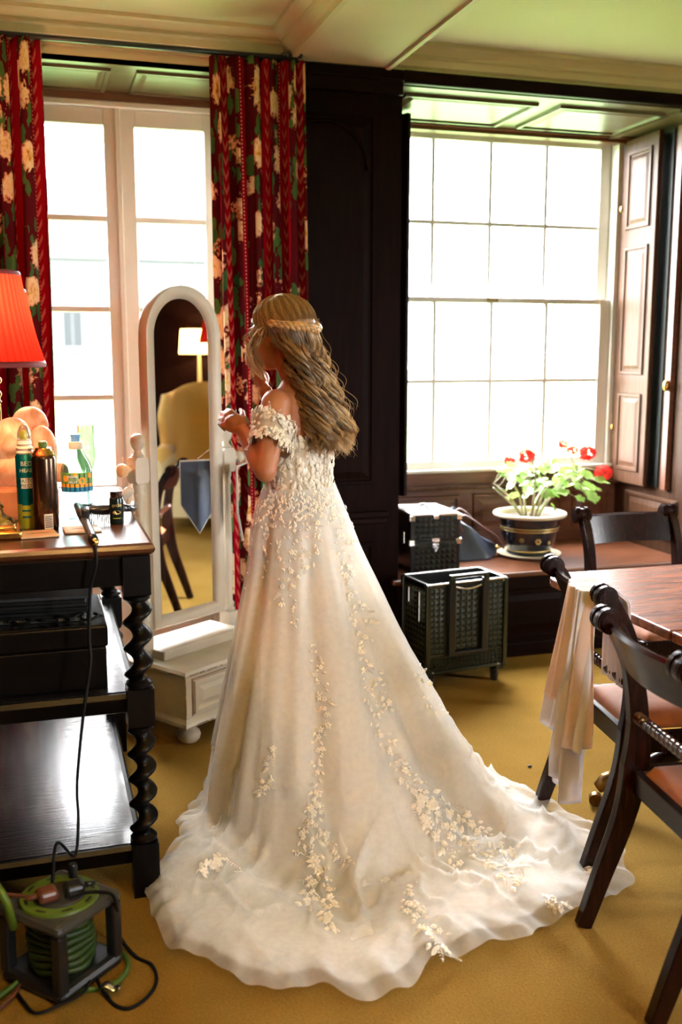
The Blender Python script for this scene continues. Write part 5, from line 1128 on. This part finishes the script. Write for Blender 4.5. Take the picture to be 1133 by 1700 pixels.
# hem outline on the carpet, read from the photograph
QC = Vector((.755, 3.03))
hem = [atZ(a, b, .012).xy for a, b in ((352, 1300), (340, 1330), (300, 1400), (262, 1450), (238, 1500), (250, 1530), (290, 1585), (345, 1612), (400, 1648), (470, 1655), (540, 1655), (600, 1676), (650, 1660), (705, 1638), (730, 1606), (780, 1590), (830, 1572), (885, 1578), (910, 1545), (945, 1528), (1020, 1502), (1045, 1480), (1042, 1430), (1000, 1392), (950, 1362), (890, 1330))]
pol = [((h - QC).to_tuple(), math.atan2(h.y - QC.y, h.x - QC.x), (h - QC).length) for h in hem]
ph_ = [p[1] for p in pol]; rr_ = [p[2] for p in pol]
for a_, r_ in ((8, .62), (25, .48), (45, .40), (70, .36), (95, .35), (120, .34)): ph_.append(R(a_)); rr_.append(r_)
o_ = np.argsort(ph_); PH = np.array(ph_)[o_]; RR = np.array(rr_)[o_]
PH3 = np.concatenate([PH - 2 * PI, PH, PH + 2 * PI]); RR3 = np.tile(RR, 3)
def noise2(x, y, s):
    return (np.sin(x * 1.7 + s) * np.cos(y * 2.3 + 1.3 * s) + .6 * np.sin(x * 3.9 + y * 2.1 + 2.1 * s) + .4 * np.cos(x * 6.3 - y * 5.1 + s * .7)) / 2
def skirt(layer, nphi=520, ns=130):
    seed, rmul, grow, z0, zlift, foldk, k_ = dict(lining=(1.0, .86, .000, 1.075, .004, 1.0, 1.0), under=(1.0, .935, .007, 1.078, .014, 1.04, .97), outer=(1.0, 1.0, .014, 1.080, .026, 1.08, .93))[layer]
    phi = np.linspace(-PI, PI, nphi, endpoint=False); s = np.linspace(0, 1, ns) ** 1.05
    Rh = np.interp(phi, PH3, RR3); Rh = (Rh + np.roll(Rh, 1) + np.roll(Rh, -1)) / 3
    Rh = Rh * rmul * (1 + .010 * np.sin(23 * phi + seed) + .008 * np.sin(41 * phi + 2 * seed))
    P_, S_ = np.meshgrid(phi, s, indexing='ij'); Rg = Rh[:, None]
    dirx, diry = np.cos(P_), np.sin(P_)
    # waist ellipse radius in direction phi
    cf = dirx * PF.x + diry * PF.y; cl = dirx * PL.x + diry * PL.y
    r0 = 1 / np.sqrt((cf / (.088 + grow)) ** 2 + (cl / (.114 + grow)) ** 2)
    # where the hanging cloth meets the carpet, then the train lies flat to the hem
    rdv = np.interp(np.degrees(phi), [-180, -150, -120, -90, -60, -35, -15, 5, 25, 60, 90, 120, 150, 180], [.30, .32, .42, .56, .70, .82, .86, .76, .58, .40, .34, .30, .29, .30])[:, None]
    rd = np.minimum(rdv * (.97 if layer == 'lining' else 1), Rg * .97)
    s1 = np.hypot(rd - r0, z0) / (np.hypot(rd - r0, z0) + np.maximum(Rg - rd, 0.02)); u = np.clip(S_ / s1, 0, 1); v = np.clip((S_ - s1) / (1 - s1), 0, 1)
    pw = 1.0 + .75 * np.clip((rd - .36) / .4, 0, 1)
    uu = u; r = np.where(S_ < s1, r0 + (rd - r0) * uu, rd + (Rg - rd) * v); z = np.where(S_ < s1, z0 * (1 - uu) ** pw, 0)
    for _ in range(10):
        r[:, 1:-1] = (r[:, :-2] + r[:, 2:] + 2 * r[:, 1:-1]) / 4; z[:, 1:-1] = (z[:, :-2] + z[:, 2:] + 2 * z[:, 1:-1]) / 4
    # fullness just under the waist
    r += .018 * np.exp(-((S_ - .10) / .10) ** 2) * np.clip(1.2 - Rg, .3, 1)
    w_ = np.sin(9 * P_ + seed + 2 * S_ * np.sin(P_ * 2)) + .6 * np.sin(14 * P_ + 1.7 * seed + 1.5 * S_) + .35 * np.sin(23 * P_ - seed)
    hang = np.clip(z / .25, 0, 1)
    r += foldk * .0115 * w_ * np.minimum(1, S_ * 6) * hang * np.clip(r / .25, .5, 1.6)
    X = QC.x + (PA.x - QC.x) * (1 - S_) + r * dirx; Y = QC.y + (PA.y - QC.y) * (1 - S_) + r * diry
    fl = 1 - hang
    bump = noise2(X * 5.2, Y * 5.2, seed) + .6 * noise2(X * 11, Y * 11, seed + 1)
    z += fl * (.020 + .020 * foldk * (.55 + .45 * np.clip(w_, -1.6, 1.6)) * np.clip(1.15 - S_, 0, 1) * 1.6 + .016 * foldk * bump * np.clip((1 - S_) * 6, 0, 1))
    if layer != 'lining':
        q_ = .5 if layer == 'under' else 1.0; sd = 3.0 if layer == 'under' else 5.2
        rid = np.clip(1 - np.abs(noise2(X * 3.3 + 1.2 * Y, Y * 3.3 - .8 * X, sd)) * 4.5, 0, 1) ** 3 + .7 * np.clip(1 - np.abs(noise2(X * 6.1 - 2 * Y, Y * 5.2 + X, sd + 2)) * 4, 0, 1) ** 3
        z += (.35 + .65 * fl) * q_ * .030 * rid * np.clip((1 - S_) * 8, 0, 1) * np.clip(S_ * 4 - .8, 0, 1)
    ruf = np.clip((S_ - .93) / .07, 0, 1)
    ruf *= {'lining': .15, 'under': .5, 'outer': 1.0}[layer]
    z += ruf * (.012 + .012 * np.sin(47 * P_ + seed) + .008 * np.sin(83 * P_ + 2 * seed)) * np.clip(1 - (S_ - .985) * 40, 0, 1)
    z = np.maximum(z, .004) + zlift * np.clip(S_ * 5, 0, 1) * (1 - .6 * ruf)
    X = np.where(fl > .2, X + .008 * np.sin(19 * Y + 11 * X + seed), X)
    return np.stack([X, Y, z], -1)
LAY = {}
for nm, m_ in (('lining', 'lining'), ('under', 'tulle2'), ('outer', 'tulle')):
    g = skirt(nm); LAY[nm] = g
    MB().grid(g, cu=True).build({'lining': 'skirt_lining', 'under': 'tulle_underlayer', 'outer': 'tulle_overlayer'}[nm], m_, gown, smooth=True)
def bvh_of(g):
    a, b = g.shape[:2]; vs = [Vector(q) for q in g.reshape(-1, 3).tolist()]; fs = [(i * b + j, ((i + 1) % a) * b + j, ((i + 1) % a) * b + j + 1, i * b + j + 1) for i in range(a) for j in range(b - 1)]
    return BVHTree.FromPolygons(vs, fs)
BV = bvh_of(LAY['outer'])
# ---- lace: leaf, blossom and fern appliques that lie on the tulle
def leaf(mb, p, d, n, L_, w_, lift=.002):
    d = (d - n * d.dot(n)).normalized(); s_ = n.cross(d); b = p + n * lift
    mb.add([b, b + d * L_ * .35 + s_ * w_ + n * .001, b + d * L_ * .75 + s_ * w_ * .7, b + d * L_, b + d * L_ * .75 - s_ * w_ * .7, b + d * L_ * .35 - s_ * w_ + n * .001, b + d * L_ * .5 + n * .0035], [(0, 6, 1), (1, 6, 2), (2, 6, 3), (3, 6, 4), (4, 6, 5), (5, 6, 0)])
def fern(mb, p, d, n, L_):
    d = (d - n * d.dot(n)).normalized(); s_ = n.cross(d)
    for k in range(6):
        q = p + d * L_ * k / 6; l_ = L_ * .32 * (1 - k / 9)
        for sg in (-1, 1): leaf(mb, q, d * .6 + s_ * sg, n, l_, l_ * .16)
    leaf(mb, p + d * L_ * .85, d, n, L_ * .22, L_ * .05)
def blossom(mb, p, n, r_):
    a = n.orthogonal().normalized(); b = n.cross(a)
    for k in range(5):
        an = 2 * PI * k / 5; leaf(mb, p, a * math.cos(an) + b * math.sin(an), n, r_, r_ * .42, .004)
G = random.Random(11)
def hit(px, py):
    d = ray(px, py).normalized(); h = BV.ray_cast(EYEP, d); 
    if h[0] is None: return None
    n_ = h[1] if h[1].dot(d) < 0 else -h[1]; return h[0], n_
lace = MB()
def vine(px, width, dens=1.0, size=.021):
    path = [Vector((a, b, 0)) for a, b in px]; path = bez(path, 10)
    for i in range(len(path) - 1):
        step = (path[i + 1] - path[i]); ln = step.length; cnt = max(1, int(dens * ln / 4.2 + G.random()))
        for _ in range(cnt):
            c = path[i] + step * G.random(); off = G.gauss(0, .45) * width; nrm = Vector((-step.y, step.x, 0)).normalized(); c = c + nrm * off
            h = hit(c.x, c.y); h2 = hit(c.x + step.x * .3 + nrm.x * (2 if off > 0 else -2), c.y + step.y * .3 + nrm.y * (2 if off > 0 else -2))
            if not h or not h2: continue
            d = h2[0] - h[0]
            if d.length < 1e-5 or d.length > .08: continue
            k = G.random(); sz = size * G.uniform(.6, 1.1)
            if k < .66: leaf(lace, h[0], d.normalized() + Vector((G.gauss(0, .35), G.gauss(0, .35), G.gauss(0, .2))), h[1], sz, sz * .26)
            elif k < .86: blossom(lace, h[0], h[1], sz * .62)
            else: fern(lace, h[0], d.normalized() + Vector((G.gauss(0, .5), G.gauss(0, .5), 0)), h[1], sz * 1.7)
vine([(525, 1065), (534, 1130), (541, 1185), (526, 1240), (530, 1310), (522, 1380)], 11); vine([(520, 1330), (505, 1380), (495, 1420)], 7, .9); vine([(535, 1375), (560, 1410), (583, 1440)], 7, .9)
vine([(522, 1385), (526, 1430), (515, 1480), (508, 1510)], 11, 1.3, .026); vine([(526, 1430), (545, 1490), (548, 1545)], 12, 1.3, .026)
vine([(573, 880), (576, 940), (590, 1000), (604, 1060), (606, 1120), (622, 1180), (640, 1230), (668, 1280), (690, 1310)], 13); vine([(600, 1000), (620, 1040)], 10); vine([(620, 1120), (650, 1180)], 9)
vine([(690, 1310), (740, 1370), (800, 1420), (860, 1470)], 12, 1.2, .027); vine([(670, 1290), (730, 1330), (800, 1380), (870, 1440)], 10, 1.0, .027); vine([(690, 1330), (720, 1385), (760, 1440)], 8, 1., .026)
vine([(670, 1475), (695, 1520), (730, 1560), (742, 1605)], 12, 1.3, .027); vine([(905, 1490), (925, 1500), (945, 1520)], 8, 1, .026); vine([(975, 1410), (985, 1430), (980, 1450)], 8, 1.2, .03)
vine([(455, 1240), (445, 1290), (436, 1320)], 6, .7); vine([(330, 1445), (355, 1438), (375, 1428)], 7, 1.0, .03); vine([(690, 1110), (715, 1130), (745, 1160)], 9, .8); vine([(700, 1160), (740, 1190)], 8, .7)
for x0, x1, y1, dn in ((452, 440, 960, .8), (470, 466, 1010, .9), (488, 484, 1040, 1.0), (505, 500, 960, .9), (425, 405, 990, .7), (520, 530, 920, .9), (540, 560, 900, .9), (415, 398, 930, .6)): vine([(x0, 812), ((x0 + x1) / 2, (812 + y1) / 2), (x1, y1)], 6, dn * .8, .016)
for _ in range(300):
    x = G.uniform(405, 585); y = 806 + abs(G.gauss(0, 38)); h = hit(x, y)
    if h: leaf(lace, h[0], Vector((G.gauss(0, .4), G.gauss(0, .4), -1)), h[1], G.uniform(.012, .021), .0042)
lace.build('lace_appliques', 'lace', gown, kind='stuff')
bl = MB()
pts_ = []
for i in range(4000):
    qa = G.uniform(-PI, PI); z = G.uniform(1.068, top_z(qa) + .006)
    if abs(qa) < .11: continue
    p, n_ = on_bodice(qa, z, .0115)
    if any((p - q).length_squared < .0128 ** 2 for q in pts_): continue
    pts_.append(p); d = PZ * G.choice((1, 1, -1)) + PL * G.gauss(0, .55) + PF * G.gauss(0, .55)
    if G.random() < .13: fern(bl, p, d, n_, .036)
    else: leaf(bl, p - d.normalized() * .010, d, n_, G.uniform(.024, .033), G.uniform(.0062, .0092), .001)
bl.build('bodice_lace', 'lace', gown, kind='stuff')
# covered buttons down the middle of the back
for k in range(13):
    p, n_ = on_bodice(.0, 1.075 + k * .0118, .0135); MB().sphere(p, (.0046,) * 3, 10, 8).build('button', 'lace', gown, smooth=True)
# off-the-shoulder lace sleeves
def sleeve(s0, e_, sg):
    ax_ = (e_ - s0).normalized(); c0 = s0.lerp(e_, .47); inn = (B(-.03, 0, 1.25) - c0); inn = (inn - ax_ * inn.dot(ax_)).normalized(); ot = ax_.cross(inn)
    n = 48; rows = []
    for j in range(9):
        v = j / 8 - .5; r_ = []
        for i in range(n):
            a = 2 * PI * i / n; tilt = .018 * math.cos(a); rad = .053 + .006 * abs(v) * 2 + .012 * max(0, math.cos(a)) ** 1.5; w_ = .074 * v * (1 - .15 * math.cos(a))
            r_.append(tuple(c0 + inn * rad * math.cos(a) + ot * rad * math.sin(a) + ax_ * (w_ + tilt + .004 * math.sin(9 * a) * (abs(v) > .4))))
        rows.append(r_)
    o = MB().grid(np.array(rows), cv=True).build('sleeve', 'bodice', gown, smooth=True, solid=.002)
    mb = MB()
    for _ in range(240):
        a = G.uniform(0, 2 * PI); v = G.uniform(-.56, .56); tilt = .018 * math.cos(a); rad = .057 + .006 * abs(v) * 2 + .012 * max(0, math.cos(a)) ** 1.5; n_ = inn * math.cos(a) + ot * math.sin(a)
        p = c0 + n_ * rad + ax_ * (.074 * v + tilt)
        d = ax_ * (1 if v > 0 else -1) * G.uniform(.2, 1) + n_.cross(ax_) * G.gauss(0, 1)
        if G.random() < .15: fern(mb, p, d, n_, .034)
        else: leaf(mb, p, d, n_, G.uniform(.015, .026), G.uniform(.004, .007), .003)
    mb.build('sleeve_lace', 'lace', o, kind='stuff')
sleeve(SL, EL, 1); sleeve(SR, ER, -1)

# ---- hair
cap = MB(); n, k = 48, 20
rows = []
for i in range(n):
    a = 2 * PI * i / n; r_ = []
    for j in range(k):
        th_ = .02 + (PI * (.62 if math.cos(a) < .2 else .40 + .0 * a)) * j / (k - 1); r_.append(tuple(H(-.018 + .108 * math.sin(th_) * math.cos(a), .084 * math.sin(th_) * math.sin(a), .020 + .090 * math.cos(th_))))
    rows.append(r_)
hair = cap.grid(np.array(rows), cu=True).build('hair', 'haircap', tp, smooth=True)
verts, faces, uvs = [], [], []
def strand(pts, rad, tone):
    n = len(pts); base = len(verts); P_ = np.asarray(pts); T_ = np.gradient(P_, axis=0); T_ /= np.linalg.norm(T_, axis=1)[:, None] + 1e-9
    a = np.cross(T_, np.array([.31, .52, .79])); a /= np.linalg.norm(a, axis=1)[:, None] + 1e-9; b = np.cross(T_, a)
    for q in range(3):
        g = 2 * PI * q / 3
    rad = rad * np.interp(np.linspace(0, 1, n), [0, .1, .8, 1], [.8, 1, .9, .25])
    ring = np.stack([P_ + (a * math.cos(2 * PI * q / 3) + b * math.sin(2 * PI * q / 3)) * rad[:, None] for q in range(3)], 1).reshape(-1, 3)
    verts.extend(ring.tolist()); uvs.extend(np.repeat(np.broadcast_to(tone, (n,)), 3).tolist())
    for i in range(n - 1):
        for q in range(3):
            q2 = (q + 1) % 3; faces.append((base + i * 3 + q, base + i * 3 + q2, base + i * 3 + 3 + q2, base + i * 3 + 3 + q))
Hm = np.array(hm)
def Hn(P_): return P_ @ Hm[:3, :3].T + Hm[:3, 3]
def Bn(f, l, z): return np.array(PA)[None] * 1.0 + np.outer(f, np.array(PF)) + np.outer(l, np.array(PL)) + np.outer(z, np.array(PZ))
NP = 34
ZT = 1.575                                    # height of the twisted half-up braid
# (1) crown hair combed back over the skull to the braid
for i in range(4200):
    az = rng.uniform(-2.3, 2.3); t = np.linspace(0, 1, 16); th0 = rng.uniform(.02, .5); th1 = 1.50 + .28 * min(1, max(0, abs(az) - .8)) + rng.normal() * .05; ra = 1.0 + rng.uniform(.01, .07)
    th_ = th0 + (th1 - th0) * t; a2 = az * (1 - .22 * t ** 2) + .05 * np.sin(6 * t + i); tone = np.clip(.45 + .3 * math.sin(az * 23) * .8 + .15 * rng.normal(), 0, 1)
    strand(Hn(np.stack([-.018 - .108 * ra * np.sin(th_) * np.cos(a2), .085 * ra * np.sin(th_) * np.sin(a2), .020 + .091 * ra * np.cos(th_)], 1)), rng.uniform(.0006, .0011), tone)
# (2) long wavy lengths falling down the back, in clumps
def lengths(nc, per, lo, hi, ztop, zend, spread, wave, rad):
    for c in range(nc):
        az = rng.uniform(lo, hi); zt = rng.uniform(*ztop); ze = rng.uniform(*zend); ph = rng.uniform(0, 2 * PI) * .35 + az * 2.2; wl = rng.uniform(.085, .12); tone = np.clip(.42 + .34 * rng.normal() - .24 * az, .02, .98); dep = rng.uniform(0, 1)  # strands paler toward the right: window rim light put into their tone
        tw = rng.normal() * .3
        for _ in range(per):
            t = np.linspace(0, 1, NP); a2 = az + rng.normal() * .03; z = zt + (ze + rng.normal() * .012 - zt) * t
            # head part: stays on the skull down to z=1.53, then follows neck and back
            k = np.clip((1.565 - z) / .10, 0, 1); k = k * k * (3 - 2 * k); m2 = np.clip((1.47 - z) / .22, 0, 1)
            fh = .060 - (.104 + .016 * dep) * np.cos(a2); lh = (.088 + .010 * dep) * np.sin(a2)
            fb = -.012 - .035 * dep - .085 * m2 - .015 * np.cos(a2) + .075 * np.clip(abs(a2) - 1.25, 0, 1); lb = .082 * np.sin(a2 * .95) * (1 + .10 * m2) - .008 * m2 - .006 * m2 ** 2
            f = fh * (1 - k) + fb * k; l = lh * (1 - k) + lb * k
            am = wave * np.clip((1.58 - z) / .12, 0, 1); arg = 2 * PI * (zt - z) / wl + ph
            l = l + am * np.sin(arg) + rng.normal() * spread * (.4 + t); f = f + am * .7 * np.cos(arg + tw) + rng.normal() * spread * (.4 + t)
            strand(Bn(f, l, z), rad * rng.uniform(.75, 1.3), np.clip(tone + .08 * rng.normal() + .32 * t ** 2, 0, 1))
lengths(100, 56, -1.45, 1.45, (1.560, 1.586), (1.20, 1.27), .0022, .0185, .00080)
lengths(28, 44, -1.2, .6, (1.560, 1.586), (1.195, 1.225), .003, .018, .00080)
# (3) flyaways
lengths(90, 3, -1.6, 1.6, (1.52, 1.60), (1.17, 1.34), .013, .018, .00045)
# (4) face framing locks, left and right
def lock(sg, n_, per, zend, fwd):
    for c in range(n_):
        l0 = .070 + rng.uniform(-.006, .012); f0 = rng.uniform(.03, .085); ph = rng.uniform(0, 6); ze = rng.uniform(*zend); tone = np.clip(.75 + .2 * rng.normal(), 0, 1)
        for _ in range(per):
            t = np.linspace(0, 1, 26); z = 1.592 + (ze - 1.592) * t; am = .014 * t
            f = f0 + .055 * np.sin(t * 2.2) * fwd + am * np.cos(9 * t + ph) + rng.normal() * .004 * t; l = sg * (l0 + .030 * np.sin(t * 2.6) - .012 * t) + am * np.sin(9 * t + ph) + rng.normal() * .004 * t
            strand(Bn(f, l, z), rng.uniform(.0005, .0008), tone)
lock(1, 14, 14, (1.40, 1.53), .8); lock(-1, 8, 9, (1.42, 1.52), .8)
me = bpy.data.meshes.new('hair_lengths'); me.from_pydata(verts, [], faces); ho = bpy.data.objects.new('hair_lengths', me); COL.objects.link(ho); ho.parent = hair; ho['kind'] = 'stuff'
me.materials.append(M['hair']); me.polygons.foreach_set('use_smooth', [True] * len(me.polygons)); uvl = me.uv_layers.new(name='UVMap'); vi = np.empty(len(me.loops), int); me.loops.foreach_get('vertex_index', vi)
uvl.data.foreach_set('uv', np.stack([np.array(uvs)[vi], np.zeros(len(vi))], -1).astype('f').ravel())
# (5) braid across the back of the head
for k_ in range(3):
    pts = []
    for t in np.linspace(-1.5, 1.5, 60):
        w1 = 2 * PI * (t / .42) + k_ * 2 * PI / 3; f = -.012 - (.119 + .006 * math.cos(w1)) * math.cos(t); l = (.084 + .006 * math.cos(w1)) * math.sin(t); pts.append(H(f, l, .004 - .018 * math.cos(t) + .022 * abs(t) / 1.75 + .0075 * math.sin(w1)))
    MB().tube(pts, list(.0115 * np.clip((1.56 - np.abs(np.linspace(-1.5, 1.5, 60))) * 5, .2, 1)), 8, flat=.8).build('braid', 'braid', hair, smooth=True)
